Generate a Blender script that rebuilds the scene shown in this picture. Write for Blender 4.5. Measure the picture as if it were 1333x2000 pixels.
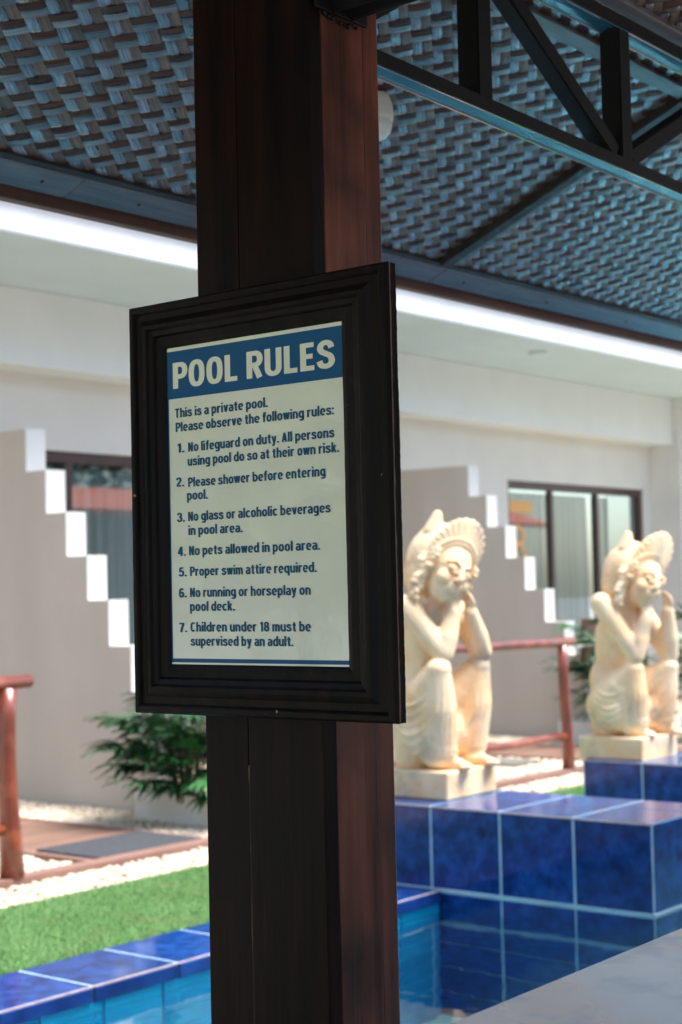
import bpy, bmesh, math, random
import numpy as np
from mathutils import Vector, Matrix
random.seed(7); rng = np.random.default_rng(7)
scene = bpy.context.scene
for o in list(bpy.data.objects): bpy.data.objects.remove(o)
COL = scene.collection
PI = math.pi

# ------------------------------------------------------------------ camera
EYE = Vector((0.0, 0.0, 1.4))
yaw, pitch, roll = 0.67915917, 0.04943146, -0.02246263
fw = Vector((math.cos(pitch)*math.cos(yaw), math.cos(pitch)*math.sin(yaw), math.sin(pitch)))
rt = Vector((math.sin(yaw), -math.cos(yaw), 0)); up = rt.cross(fw)
r2 = math.cos(roll)*rt + math.sin(roll)*up; u2 = -math.sin(roll)*rt + math.cos(roll)*up
cd = bpy.data.cameras.new('camera'); cam = bpy.data.objects.new('camera', cd); COL.objects.link(cam)
m3 = Matrix((r2, u2, -fw)).transposed()
cam.matrix_world = Matrix.Translation(EYE) @ m3.to_4x4()
cd.sensor_fit = 'VERTICAL'; cd.sensor_height = 36; cd.sensor_width = 24; cd.lens = 55.913
cd.clip_start = 0.05; cd.clip_end = 500
cd.dof.use_dof = True; cd.dof.focus_distance = 2.42; cd.dof.aperture_fstop = 6.0
scene.camera = cam

# ------------------------------------------------------------------ light
SUN_EL, SUN_AZ = math.radians(66), math.radians(-56)      # azimuth of the sun as seen from the ground, from +x
w = bpy.data.worlds.new('World'); scene.world = w; w.use_nodes = True
nt = w.node_tree; bg = nt.nodes['Background']
sky = nt.nodes.new('ShaderNodeTexSky'); sky.sky_type = 'NISHITA'; sky.sun_disc = False
sky.sun_elevation = SUN_EL; sky.sun_rotation = math.radians(90) - SUN_AZ
sky.air_density = 1.0; sky.dust_density = 2.0; sky.ozone_density = 1.0
nt.links.new(sky.outputs[0], bg.inputs[0]); bg.inputs[1].default_value = 0.15
sd = bpy.data.lights.new('sun', 'SUN'); sun = bpy.data.objects.new('sun', sd); COL.objects.link(sun)
sd.energy = 3.4; sd.angle = math.radians(34); sd.color = (1.0, 0.97, 0.92)
sdir = Vector((math.cos(SUN_EL)*math.cos(SUN_AZ), math.cos(SUN_EL)*math.sin(SUN_AZ), math.sin(SUN_EL)))
sun.rotation_euler = sdir.to_track_quat('Z', 'Y').to_euler()
vs = scene.view_settings
vs.view_transform = 'Standard'; vs.look = 'None'; vs.gamma = 1.0; vs.exposure = 1.38
vs.use_curve_mapping = False
try:
    cy = scene.cycles
    cy.use_denoising = True; cy.max_bounces = 10; cy.diffuse_bounces = 5; cy.glossy_bounces = 4
    cy.transmission_bounces = 8; cy.transparent_max_bounces = 12; cy.sample_clamp_indirect = 6.0
    cy.blur_glossy = 0.5
except Exception: pass

# ------------------------------------------------------------------ materials
def mat(name, col, rough=0.6, col2=None, scale=8.0, stretch=(1,1,1), detail=6, lo=0.35, hi=0.65, bump=0.0, bscale=None,
        coat=0.0, metallic=0.0, rand=0.0, spec=0.5, col3=None, scale3=3.0, t3=(0.55,0.7), bstretch=None, croc=0.05, noise='N', dist=0.01, rvar=0.0):
    m = bpy.data.materials.new(name); m.use_nodes = True
    n, L = m.node_tree.nodes, m.node_tree.links
    b = n['Principled BSDF']; b.inputs['Roughness'].default_value = rough
    b.inputs['Metallic'].default_value = metallic; b.inputs['Specular IOR Level'].default_value = spec
    b.inputs['Coat Weight'].default_value = coat; b.inputs['Coat Roughness'].default_value = croc
    tc = n.new('ShaderNodeTexCoord'); oi = n.new('ShaderNodeObjectInfo')
    mp = n.new('ShaderNodeMapping'); mp.inputs['Scale'].default_value = stretch
    ad = n.new('ShaderNodeVectorMath'); ad.operation = 'ADD'
    ml = n.new('ShaderNodeVectorMath'); ml.operation = 'SCALE'; ml.inputs[3].default_value = 37.0
    cx = n.new('ShaderNodeCombineXYZ')
    for i in range(3): L.new(oi.outputs['Random'], cx.inputs[i])
    L.new(cx.outputs[0], ml.inputs[0]); L.new(tc.outputs['Object'], ad.inputs[0]); L.new(ml.outputs[0], ad.inputs[1])
    L.new(ad.outputs[0], mp.inputs[0])
    out = None
    if col2 is not None:
        nz = n.new('ShaderNodeTexNoise'); nz.inputs['Scale'].default_value = scale; nz.inputs['Detail'].default_value = detail
        L.new(mp.outputs[0], nz.inputs[0])
        mr = n.new('ShaderNodeMapRange'); mr.inputs[1].default_value = lo; mr.inputs[2].default_value = hi
        L.new(nz.outputs[0], mr.inputs[0])
        mx = n.new('ShaderNodeMix'); mx.data_type = 'RGBA'
        mx.inputs[6].default_value = (*col, 1); mx.inputs[7].default_value = (*col2, 1)
        L.new(mr.outputs[0], mx.inputs[0]); out = mx.outputs[2]
        if rvar:
            rr = n.new('ShaderNodeMapRange'); rr.inputs[3].default_value = rough - rvar; rr.inputs[4].default_value = rough + rvar
            L.new(nz.outputs[0], rr.inputs[0]); L.new(rr.outputs[0], b.inputs['Roughness'])
    if col3 is not None:
        nz = n.new('ShaderNodeTexNoise'); nz.inputs['Scale'].default_value = scale3; nz.inputs['Detail'].default_value = 5
        L.new(ad.outputs[0], nz.inputs[0])
        mr = n.new('ShaderNodeMapRange'); mr.inputs[1].default_value = t3[0]; mr.inputs[2].default_value = t3[1]
        L.new(nz.outputs[0], mr.inputs[0])
        mx = n.new('ShaderNodeMix'); mx.data_type = 'RGBA'
        if out is not None: L.new(out, mx.inputs[6])
        else: mx.inputs[6].default_value = (*col, 1)
        mx.inputs[7].default_value = (*col3, 1)
        L.new(mr.outputs[0], mx.inputs[0]); out = mx.outputs[2]
    if rand:
        hs = n.new('ShaderNodeHueSaturation')
        mr = n.new('ShaderNodeMapRange'); mr.inputs[3].default_value = 1 - rand; mr.inputs[4].default_value = 1 + rand
        L.new(oi.outputs['Random'], mr.inputs[0]); L.new(mr.outputs[0], hs.inputs['Value'])
        if out is not None: L.new(out, hs.inputs['Color'])
        else: hs.inputs['Color'].default_value = (*col, 1)
        out = hs.outputs[0]
    if out is not None: L.new(out, b.inputs['Base Color'])
    else: b.inputs['Base Color'].default_value = (*col, 1)
    if bump:
        nz = n.new('ShaderNodeTexNoise'); nz.inputs['Scale'].default_value = bscale or scale; nz.inputs['Detail'].default_value = 8
        if bstretch:
            mp2 = n.new('ShaderNodeMapping'); mp2.inputs['Scale'].default_value = bstretch
            L.new(ad.outputs[0], mp2.inputs[0]); L.new(mp2.outputs[0], nz.inputs[0])
        else: L.new(mp.outputs[0], nz.inputs[0])
        bp = n.new('ShaderNodeBump'); bp.inputs['Strength'].default_value = bump; bp.inputs['Distance'].default_value = dist
        L.new(nz.outputs[0], bp.inputs['Height']); L.new(bp.outputs[0], b.inputs['Normal'])
        if coat: L.new(bp.outputs[0], b.inputs['Coat Normal'])
    return m

M = {}
M['post'] = mat('dark_varnished_wood', (0.075,0.019,0.010), 0.38, (0.22,0.066,0.038), 9, (3,3,0.22), bump=0.25, bscale=14, rand=0.12,
                col3=(0.018,0.006,0.003), scale3=5, t3=(0.5,0.75), bstretch=(6,6,0.4), dist=0.004, spec=0.32)
M['post_shade'] = mat('shaded_post_board', (0.0045,0.0022,0.0015), 0.45, (0.019,0.0072,0.0040), 9, (3,3,0.22), bump=0.25, bscale=14, col3=(0.004,0.004,0.004), scale3=3, t3=(0.45,0.7), bstretch=(6,6,0.4), dist=0.004, spec=0.10)  # same post wood, darker: shade of the left face put into colour
M['frame'] = mat('black_stained_wood', (0.0035,0.0033,0.003), 0.42, (0.011,0.0065,0.0045), 12, (4,4,0.5), bump=0.3, bscale=30, bstretch=(3,1,0.3), dist=0.003, spec=0.10)
M['rawedge'] = mat('rough_sawn_wood_edge', (0.02,0.010,0.007), 0.75, (0.055,0.03,0.02), 30, (1,1,0.3), bump=1.0, bscale=90, dist=0.004)
M['pale'] = mat('pale_wood_edge', (0.16,0.10,0.07), 0.6, (0.06,0.035,0.025), 20, (1,1,0.4))
M['crack'] = mat('raw_wood_in_crack', (0.30,0.15,0.06), 0.8, (0.04,0.02,0.01), 9, (1,1,0.6), lo=0.45, hi=0.55)
M['paper'] = mat('cream_poster_paper', (0.82,0.83,0.64), 0.4, (0.78,0.80,0.61), 4, coat=1.0, croc=0.03, bump=0.06, bscale=5, dist=0.02)
M['paper'].node_tree.nodes['Principled BSDF'].inputs['Coat IOR'].default_value = 1.75
M['blue'] = mat('poster_blue_ink', (0.0005,0.085,0.205), 0.5, coat=0.1, croc=0.03, spec=0.2)
M['ink'] = mat('poster_letter_ink', (0.0005,0.078,0.155), 0.5, coat=0.1, croc=0.03, spec=0.2)
M['screw'] = mat('tarnished_brass_screw', (0.25,0.2,0.12), 0.35, metallic=0.9)
M['steel'] = mat('black_painted_steel', (0.004,0.004,0.0045), 0.55, (0.007,0.006,0.006), 6, bump=0.12, bscale=25, dist=0.003, spec=0.25)
M['steel_refl'] = mat('steel_painted_reflection', (0.015,0.09,0.14), 0.18, (0.03,0.13,0.20), 5, (0.3,8,8), spec=0.9, coat=0.8, croc=0.08, bump=0.06, bscale=10, dist=0.002)  # teal base colour stands in for the pool mirrored in black steel
fib = (60,2.5,60)
def bamboo(nm, a, b_, ro):
    dim = 'brown' in nm or 'tan' in nm
    return mat(nm, a, ro, b_, 1.0, (8,220,8), lo=0.35, hi=0.62, rand=0.38, bump=0.6, bscale=1.0, bstretch=(6,260,6), dist=0.0015,
               coat=0.08 if dim else 1.0, croc=0.16, spec=0.3 if dim else 0.7)
M['bam_brown'] = bamboo('bamboo_strip_brown', (0.036,0.013,0.007), (0.095,0.038,0.020), 0.55)
M['bam_grey'] = bamboo('bamboo_strip_grey', (0.085,0.080,0.088), (0.17,0.155,0.16), 0.34)
M['bam_pale'] = bamboo('bamboo_strip_pale', (0.11,0.12,0.15), (0.23,0.25,0.30), 0.22)
M['bam_tan'] = bamboo('bamboo_strip_tan', (0.09,0.062,0.048), (0.18,0.13,0.10), 0.45)
M['batten'] = mat('grey_stained_batten', (0.075,0.068,0.075), 0.40, (0.13,0.115,0.12), 10, (0.6,6,6), bump=0.3, bscale=20, dist=0.003, coat=0.3, croc=0.2)
M['darkbatten'] = mat('dark_batten', (0.012,0.009,0.008), 0.5, (0.03,0.02,0.016), 12)
M['eave'] = mat('red_brown_eave_board', (0.055,0.02,0.014), 0.5, (0.10,0.04,0.028), 8, (0.5,5,5), bump=0.2, dist=0.004)
M['beampaint'] = mat('cool_white_paint', (0.69,0.73,0.75), 0.7, (0.66,0.70,0.72), 3, bump=0.05, bscale=60, dist=0.003)
M['white'] = mat('white_painted_render', (0.68,0.68,0.675), 0.7, (0.62,0.625,0.62), 3, bump=0.05, bscale=60, dist=0.003)
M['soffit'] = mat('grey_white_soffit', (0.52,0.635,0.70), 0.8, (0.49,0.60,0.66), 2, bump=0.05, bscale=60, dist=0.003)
M['wall'] = mat('off_white_wall_render', (0.63,0.635,0.615), 0.75, (0.60,0.605,0.585), 2, bump=0.05, bscale=70, dist=0.003)
M['greige'] = mat('greige_wall_render', (0.61,0.555,0.485), 0.8, (0.54,0.485,0.42), 1.6, (1,1,0.18), bump=0.2, bscale=22, dist=0.004,
                  col3=(0.53,0.47,0.40), scale3=0.8, t3=(0.5,0.8))
M['red'] = mat('red_flashing', (0.55,0.08,0.07), 0.5)
M['winframe'] = mat('dark_bronze_frame', (0.035,0.016,0.012), 0.4, (0.05,0.025,0.02), 5)
M['curtain'] = mat('white_curtain_cloth', (0.38,0.42,0.41), 0.9, (0.31,0.35,0.34), 3, (4,4,0.3))
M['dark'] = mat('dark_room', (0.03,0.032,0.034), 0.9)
M['orange'] = mat('terracotta_orange', (0.85,0.13,0.02), 0.55, (0.75,0.11,0.015), 4)
M['gold'] = mat('amber_reflection', (0.62,0.33,0.10), 0.5)
M['roofout'] = mat('roof_outer_cladding', (0.35,0.33,0.30), 0.8, (0.28,0.26,0.24), 4)
M['railwood'] = mat('red_brown_lacquered_pole', (0.22,0.045,0.022), 0.34, (0.13,0.028,0.016), 6, (1,1,0.6), bump=0.25, bscale=9, dist=0.008, coat=0.5, croc=0.15, col3=(0.32,0.085,0.04), scale3=6)
M['deck'] = mat('brown_deck_board', (0.16,0.085,0.06), 0.55, (0.22,0.125,0.09), 4, (1,12,1), bump=0.2, bscale=10, rand=0.12, dist=0.003)
M['beam'] = mat('brown_edge_beam', (0.26,0.15,0.12), 0.55, (0.20,0.11,0.085), 5, (1,8,8))
M['matt'] = mat('charcoal_mat_pile', (0.055,0.06,0.07), 0.95, (0.03,0.033,0.04), 60, bump=1.0, bscale=200, dist=0.004)
M['pebble'] = mat('cream_pebble', (0.74,0.64,0.50), 0.75, (0.58,0.46,0.33), 9, detail=2, lo=0.45, hi=0.7)
M['soil'] = mat('sandy_bed', (0.52,0.42,0.30), 0.9, (0.42,0.33,0.22), 12, bump=0.4, bscale=80)
M['turf'] = mat('turf_blade', (0.15,0.31,0.095), 0.75, (0.18,0.35,0.12), 2.0, col3=(0.22,0.31,0.12), scale3=5, t3=(0.5,0.8))
M['turfbase'] = mat('turf_backing', (0.10,0.25,0.05), 0.9, (0.13,0.30,0.07), 20)
M['tile'] = mat('cobalt_glazed_tile', (0.003,0.026,0.135), 0.12, (0.012,0.066,0.28), 16, detail=8, lo=0.36, hi=0.66, bump=0.10, bscale=4, spec=0.35,
                coat=0.0, croc=0.05, rand=0.12, col3=(0.002,0.014,0.085), scale3=13, t3=(0.54,0.72), dist=0.006)
M['tilelip'] = mat('cobalt_tile_lip', (0.005,0.025,0.14), 0.14, (0.010,0.05,0.24), 9, coat=0.2, rand=0.15)
M['edge'] = mat('unglazed_tile_edge', (0.45,0.36,0.33), 0.6, (0.60,0.50,0.46), 30)
M['grout'] = mat('pale_grout', (0.48,0.64,0.70), 0.7, (0.30,0.50,0.58), 9)
M['teal'] = mat('turquoise_pool_tile', (0.004,0.42,0.74), 0.15, (0.01,0.50,0.82), 5, rand=0.10, coat=0.4)
M['tealfloor'] = mat('pale_turquoise_tile', (0.22,0.74,0.84), 0.3, (0.26,0.78,0.86), 5, rand=0.06)
M['stone'] = mat('cream_sandstone', (0.87,0.67,0.43), 0.85, (0.82,0.51,0.26), 5, lo=0.42, hi=0.7, bump=0.7, bscale=70, dist=0.006,
                 col3=(0.46,0.38,0.28), scale3=5.5, t3=(0.56,0.74))
M['counter'] = mat('polished_concrete_top', (0.60,0.58,0.52), 0.26, (0.78,0.56,0.38), 4.0, (1,1,1), lo=0.45, hi=0.60, bump=0.15, bscale=30, rvar=0.08, spec=0.5,
                   col3=(0.36,0.38,0.38), scale3=9, t3=(0.5,0.64), dist=0.003)
M['leaf'] = mat('glossy_palm_leaf', (0.010,0.058,0.018), 0.35, (0.032,0.12,0.034), 4, rand=0.4, coat=0.3, croc=0.2)
M['treeleaf'] = mat('yellow_green_leaf', (0.10,0.17,0.02), 0.4, (0.30,0.33,0.05), 3)
M['cane'] = mat('palm_cane', (0.10,0.08,0.04), 0.8, (0.06,0.05,0.03), 20)
M['planter'] = mat('white_planter', (0.82,0.79,0.73), 0.8, (0.72,0.69,0.62), 3, bump=0.1)
M['paving'] = mat('grey_paving', (0.30,0.29,0.27), 0.8, (0.24,0.23,0.22), 2, bump=0.1, bscale=20)
M['lampwhite'] = mat('white_plastic', (0.75,0.74,0.70), 0.4)
M['lampdome'] = mat('frosted_dome', (0.72,0.78,0.77), 0.3)
M['boardbrown'] = mat('brown_board', (0.20,0.09,0.05), 0.5, (0.28,0.14,0.09), 6)
M['boardface'] = mat('faded_board_face', (0.38,0.25,0.19), 0.6, (0.28,0.17,0.12), 9)
M['slab'] = mat('dark_stone_slab', (0.16,0.15,0.13), 0.8, (0.11,0.105,0.09), 6)

def glass_mat(name, tint, ior=1.45, base=0.0):
    m = bpy.data.materials.new(name); m.use_nodes = True
    n, L = m.node_tree.nodes, m.node_tree.links
    n.remove(n['Principled BSDF']); o = n['Material Output']
    lw = n.new('ShaderNodeLayerWeight'); lw.inputs[0].default_value = 0.5
    pw_ = n.new('ShaderNodeMath'); pw_.operation = 'POWER'; pw_.inputs[1].default_value = 4.0; L.new(lw.outputs['Facing'], pw_.inputs[0])
    a = n.new('ShaderNodeMath'); a.operation = 'ADD'; a.inputs[1].default_value = base; L.new(pw_.outputs[0], a.inputs[0])
    t = n.new('ShaderNodeBsdfTransparent'); t.inputs[0].default_value = (*tint, 1)
    g = n.new('ShaderNodeBsdfGlossy'); g.inputs['Roughness'].default_value = 0.02
    mx = n.new('ShaderNodeMixShader'); L.new(a.outputs[0], mx.inputs[0]); L.new(t.outputs[0], mx.inputs[1]); L.new(g.outputs[0], mx.inputs[2])
    L.new(mx.outputs[0], o.inputs[0]); return m
M['glass'] = glass_mat('window_glass', (0.86,0.92,0.92), 1.5, 0.09)
def water_mat():
    m = bpy.data.materials.new('pool_water'); m.use_nodes = True
    n, L = m.node_tree.nodes, m.node_tree.links
    n.remove(n['Principled BSDF']); o = n['Material Output']
    g = n.new('ShaderNodeBsdfGlass'); g.inputs['IOR'].default_value = 1.33; g.inputs['Roughness'].default_value = 0.0
    g.inputs['Color'].default_value = (0.93,0.99,1.0,1)
    tc = n.new('ShaderNodeTexCoord'); nz = n.new('ShaderNodeTexNoise'); nz.inputs['Scale'].default_value = 5; nz.inputs['Detail'].default_value = 2
    mp = n.new('ShaderNodeMapping'); mp.inputs['Scale'].default_value = (1,0.7,1); L.new(tc.outputs['Object'], mp.inputs[0])
    bp = n.new('ShaderNodeBump'); bp.inputs['Strength'].default_value = 0.25; bp.inputs['Distance'].default_value = 0.012
    L.new(mp.outputs[0], nz.inputs[0]); L.new(nz.outputs[0], bp.inputs['Height']); L.new(bp.outputs[0], g.inputs['Normal'])
    L.new(g.outputs[0], o.inputs[0]); return m
M['water'] = water_mat()

# ------------------------------------------------------------------ helpers
def link(name, me, m=None, parent=None, loc=(0,0,0)):
    o = bpy.data.objects.new(name, me); COL.objects.link(o)
    if m is not None and not me.materials: me.materials.append(m)
    if parent is not None: o.parent = parent
    o.location = loc
    return o
def tag(o, label=None, cat=None, group=None, kind=None):
    if label: o['label'] = label
    if cat: o['category'] = cat
    if group: o['group'] = group
    if kind: o['kind'] = kind
    return o
def empty(name, loc, label=None, cat=None, group=None, kind=None, rz=0):
    o = bpy.data.objects.new(name, None); COL.objects.link(o); o.location = loc; o.rotation_euler = (0,0,rz)
    return tag(o, label, cat, group, kind)
def npmesh(name, V, F, smooth=False):
    V = np.asarray(V, dtype=np.float32); F = np.asarray(F, dtype=np.int32)
    me = bpy.data.meshes.new(name); k = F.shape[1]
    me.vertices.add(len(V)); me.vertices.foreach_set('co', V.ravel())
    me.loops.add(F.size); me.loops.foreach_set('vertex_index', F.ravel())
    me.polygons.add(len(F)); me.polygons.foreach_set('loop_start', np.arange(0, F.size, k, dtype=np.int32))
    if smooth: me.polygons.foreach_set('use_smooth', np.ones(len(F), dtype=bool))
    me.update(calc_edges=True); return me
def off(parent): return Vector((0,0,0)) if parent is None else _wl(parent)
def _wl(o):
    v = Vector(o.location)
    while o.parent: o = o.parent; v += Vector(o.location)
    return v
def bm_obj(name, bm, m, parent=None, smooth=False, loc=None):
    """bm holds world coordinates; the mesh is stored relative to the parent (unrotated)"""
    v = off(parent)
    if v.length: bmesh.ops.translate(bm, verts=bm.verts, vec=-v)
    me = bpy.data.meshes.new(name); bm.to_mesh(me); bm.free()
    if smooth:
        for p in me.polygons: p.use_smooth = True
    return link(name, me, m, parent)
def bm_box(bm, x0,x1,y0,y1,z0,z1, bev=0.0, seg=2):
    g = bmesh.ops.create_cube(bm, size=1.0)
    vs_ = g['verts']
    for v in vs_: v.co = Vector((x0+(v.co.x+.5)*(x1-x0), y0+(v.co.y+.5)*(y1-y0), z0+(v.co.z+.5)*(z1-z0)))
    if bev > 0:
        es = list({e for v in vs_ for e in v.link_edges})
        bmesh.ops.bevel(bm, geom=es, offset=bev, segments=seg, affect='EDGES', profile=0.6)
def box(name, m, x0,x1,y0,y1,z0,z1, parent=None, bev=0.0, seg=2):
    bm = bmesh.new(); bm_box(bm, x0,x1,y0,y1,z0,z1, bev, seg); return bm_obj(name, bm, m, parent)
def bm_bar(bm, p0, p1, w_, h_, upv=Vector((0,0,1))):
    p0, p1 = Vector(p0), Vector(p1); d = (p1-p0); L_ = d.length; d.normalize()
    s = d.cross(upv).normalized(); t = s.cross(d).normalized()
    vs_ = []
    for p in (p0, p1):
        for a, b in ((-1,-1),(1,-1),(1,1),(-1,1)): vs_.append(bm.verts.new(p + s*a*w_/2 + t*b*h_/2))
    for f in ((0,1,2,3),(7,6,5,4),(0,4,5,1),(1,5,6,2),(2,6,7,3),(3,7,4,0)): bm.faces.new([vs_[i] for i in f])
def bar(name, m, p0, p1, w_, h_, parent=None, upv=Vector((0,0,1)), bev=0.0):
    bm = bmesh.new(); bm_bar(bm, p0, p1, w_, h_, upv); bmesh.ops.recalc_face_normals(bm, faces=bm.faces)
    if bev: bmesh.ops.bevel(bm, geom=bm.edges[:], offset=bev, segments=2, affect='EDGES')
    return bm_obj(name, bm, m, parent)
def tube(name, m, pts, rad, parent=None, seg=12, jitter=0.0, cap=True):
    bm = bmesh.new(); rings = []
    P = [Vector(p) for p in pts]; R_ = rad if isinstance(rad, (list,tuple)) else [rad]*len(P)
    ref = None
    for i, p in enumerate(P):
        d = (P[min(i+1,len(P)-1)] - P[max(i-1,0)]).normalized()
        a = d.orthogonal().normalized() if ref is None else (ref - d*ref.dot(d)).normalized()
        ref = a; b = d.cross(a)
        rings.append([bm.verts.new(p + (a*math.cos(t)+b*math.sin(t))*R_[i]*(1+random.uniform(-jitter,jitter))) for t in [2*PI*k/seg for k in range(seg)]])
    for i in range(len(P)-1):
        for k in range(seg): bm.faces.new((rings[i][k], rings[i][(k+1)%seg], rings[i+1][(k+1)%seg], rings[i+1][k]))
    if cap: bm.faces.new(rings[0][::-1]); bm.faces.new(rings[-1])
    bmesh.ops.recalc_face_normals(bm, faces=bm.faces)
    return bm_obj(name, bm, m, parent, smooth=True)

# ================================================================== THE PLACE
# ---- ground far around
def sheet(name, m, x0,x1,y0,y1,z, kind='structure', lab=None):
    me = npmesh(name, [(x0,y0,z),(x1,y0,z),(x1,y1,z),(x0,y1,z)], [(0,1,2,3)]); o = link(name, me, m); o['kind'] = kind
    if lab: o['label'] = lab
    return o
POOL_X0, POOL_X1, POOL_Y0, POOL_Y1, POOL_Z = 2.30, 15.0, 1.20, 4.38, -1.85
# ground with a hole for the pool
def frame_sheet(name, m, X0,X1,Y0,Y1, a0,a1,b0,b1, z):
    V = [(X0,Y0,z),(X1,Y0,z),(X1,Y1,z),(X0,Y1,z),(a0,b0,z),(a1,b0,z),(a1,b1,z),(a0,b1,z)]
    F = [(0,1,5,4),(1,2,6,5),(2,3,7,6),(3,0,4,7)]
    o = link(name, npmesh(name, V, F), m); o['kind'] = 'structure'; return o
frame_sheet('ground', M['paving'], -120,160,-120,200, POOL_X0-.02,POOL_X1+.02,POOL_Y0-.02,POOL_Y1+.02, -0.06)
gb = box('gravel_bed', M['soil'], -8,30,5.8,10.2,-0.055,-0.022); gb['kind'] = 'structure'
tb = box('turf_bed', M['turfbase'], -8,30,4.79,5.8,-0.055,-0.012); tb['kind'] = 'structure'
dk = box('terrace_floor', M['paving'], -8,2.29,-3.5,4.785,-0.05,0.0); dk['kind'] = 'structure'
dk = box('terrace_floor', M['paving'], 2.292,15,-3.5,1.19,-0.05,0.0); dk['kind'] = 'structure'

# ---- turf blades (stuff)
def turf():
    parts = []
    def area(x0,x1,y0,y1,n,h,wd):
        x = rng.uniform(x0,x1,n); y = rng.uniform(y0,y1,n)
        a = rng.uniform(0,2*PI,n); hh = h*rng.uniform(.6,1.25,n); lx = rng.normal(0,.012,n)+.004; ly = rng.normal(0,.012,n)
        c, s = np.cos(a)*wd/2, np.sin(a)*wd/2
        z0 = -0.014
        v = np.stack([np.stack([x-c,y-s,np.full(n,z0)],1), np.stack([x+c,y+s,np.full(n,z0)],1), np.stack([x+lx,y+ly,z0+hh],1)],1)
        parts.append(v.reshape(-1,3))
    area(3.4,6.1,4.80,5.79,110000,.024,.005)
    area(6.1,9.0,4.80,5.79,14000,.030,.006)
    area(9.0,13.5,4.80,5.79,40000,.030,.006)
    V = np.concatenate(parts); F = np.arange(len(V)).reshape(-1,3)
    o = link('turf', npmesh('turf', V, F), M['turf'])
    tag(o, 'bright green artificial turf strip between the pool edge and the gravel', 'turf', kind='stuff')
turf()

# ---- pebbles (stuff)
def pebbles():
    t = (1+5**.5)/2
    iv = np.array([(-1,t,0),(1,t,0),(-1,-t,0),(1,-t,0),(0,-1,t),(0,1,t),(0,-1,-t),(0,1,-t),(t,0,-1),(t,0,1),(-t,0,-1),(-t,0,1)],float); iv /= np.linalg.norm(iv[0])
    fc = np.array([(0,11,5),(0,5,1),(0,1,7),(0,7,10),(0,10,11),(1,5,9),(5,11,4),(11,10,2),(10,7,6),(7,1,8),(3,9,4),(3,4,2),(3,2,6),(3,6,8),(3,8,9),(4,9,5),(2,4,11),(6,2,10),(8,6,7),(9,8,1)])
    VV, FF, n0 = [], [], 0
    def area(x0,x1,y0,y1,n,r0,r1,holes=(),zb=-.02):
        nonlocal n0
        x = rng.uniform(x0,x1,n); y = rng.uniform(y0,y1,n)
        k = np.ones(n,bool)
        for (a,b,c,d) in holes: k &= ~((x>a)&(x<b)&(y>c)&(y<d))
        x, y = x[k], y[k]; n = len(x)
        r = rng.uniform(r0,r1,n)
        sc = np.stack([r*rng.uniform(.8,1.4,n), r*rng.uniform(.8,1.4,n), r*rng.uniform(.5,.85,n)],1)
        a = rng.uniform(0,2*PI,n); ca, sa = np.cos(a), np.sin(a)
        v = iv[None]*sc[:,None,:]*rng.uniform(.88,1.12,(n,12,1))
        vx = v[:,:,0]*ca[:,None]-v[:,:,1]*sa[:,None]; vy = v[:,:,0]*sa[:,None]+v[:,:,1]*ca[:,None]
        z = zb + r*.4 + rng.uniform(0,.012,n)
        P = np.stack([vx+x[:,None], vy+y[:,None], v[:,:,2]+z[:,None]],2).reshape(-1,3)
        F = (fc[None]+(np.arange(n)*12)[:,None,None]).reshape(-1,3)+n0
        n0 += len(P); VV.append(P); FF.append(F)
    H = [(5.68,6.62,6.20,10),(-9,30,6.19,6.31),(7.235,7.45,7.2,10),(6.99,7.32,6.62,7.4)]
    area(3.6,7.6,5.80,9.1,26000,.009,.017,H)
    area(7.6,9.3,5.80,9.0,2500,.012,.020,H)
    area(9.3,12.7,5.80,9.0,15000,.011,.019,[(-9,30,6.19,6.31),(10.5,11.0,6.8,7.4),(11.10,12.02,6.2,10)])
    area(12.7,17,5.80,9.2,5000,.014,.022)
    o = link('gravel', npmesh('gravel', np.concatenate(VV), np.concatenate(FF), True), M['pebble'])
    tag(o, 'cream pebble gravel around the wooden walkways below the building', 'gravel', kind='stuff')
pebbles()

# ---- pool shell: walls, floor and tiles
TP = 0.385
def tile_mesh(nm, a, b, t, g=.0045, bev=.003):
    """tile in local XZ plane facing -Y, lower left at origin, thickness t behind the face"""
    bm = bmesh.new(); bm_box(bm, g, a-g, 0, t, g, b-g, bev, 1); me = bpy.data.meshes.new(nm); bm.to_mesh(me); bm.free(); return me
pw = empty('pool_basin', (6.09,4.38,0), kind='structure')
def shell(name, m, *a): 
    o = box(name, m, *a, parent=pw); return o
shell('grout_bed', M['grout'], POOL_X0,POOL_X1, POOL_Y1+.006,POOL_Y1+.2, POOL_Z-.1,-0.012)
shell('grout_bed', M['grout'], POOL_X0,POOL_X1, POOL_Y0-.2,POOL_Y0-.006, POOL_Z-.1,-0.012)
shell('grout_bed', M['grout'], POOL_X0,POOL_X1, POOL_Y0-.2,POOL_Y1+.2, POOL_Z-.3,POOL_Z-.006)
shell('grout_bed', M['grout'], POOL_X0-.2,POOL_X0, POOL_Y0-.2,POOL_Y1+.2, POOL_Z-.3,-0.012)
shell('grout_bed', M['grout'], POOL_X1,POOL_X1+.2, POOL_Y0-.2,POOL_Y1+.2, POOL_Z-.3,-0.012)
# turquoise wall tiles on the far long wall (normal -y)
wm = tile_mesh('wall_tile', .30, .20, .012); wm.materials.append(M['teal'])
for j in range(9):
    for i in range(20):
        x = 6.085 - (i+1)*.30
        if x < 0: continue
        if j > 4 and x < 2.5: continue
        o = link('tile', wm, None, pw); o.location = Vector((x, POOL_Y1-.006, -.055-(j+1)*.20)) - Vector((6.09,4.38,0))
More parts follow.
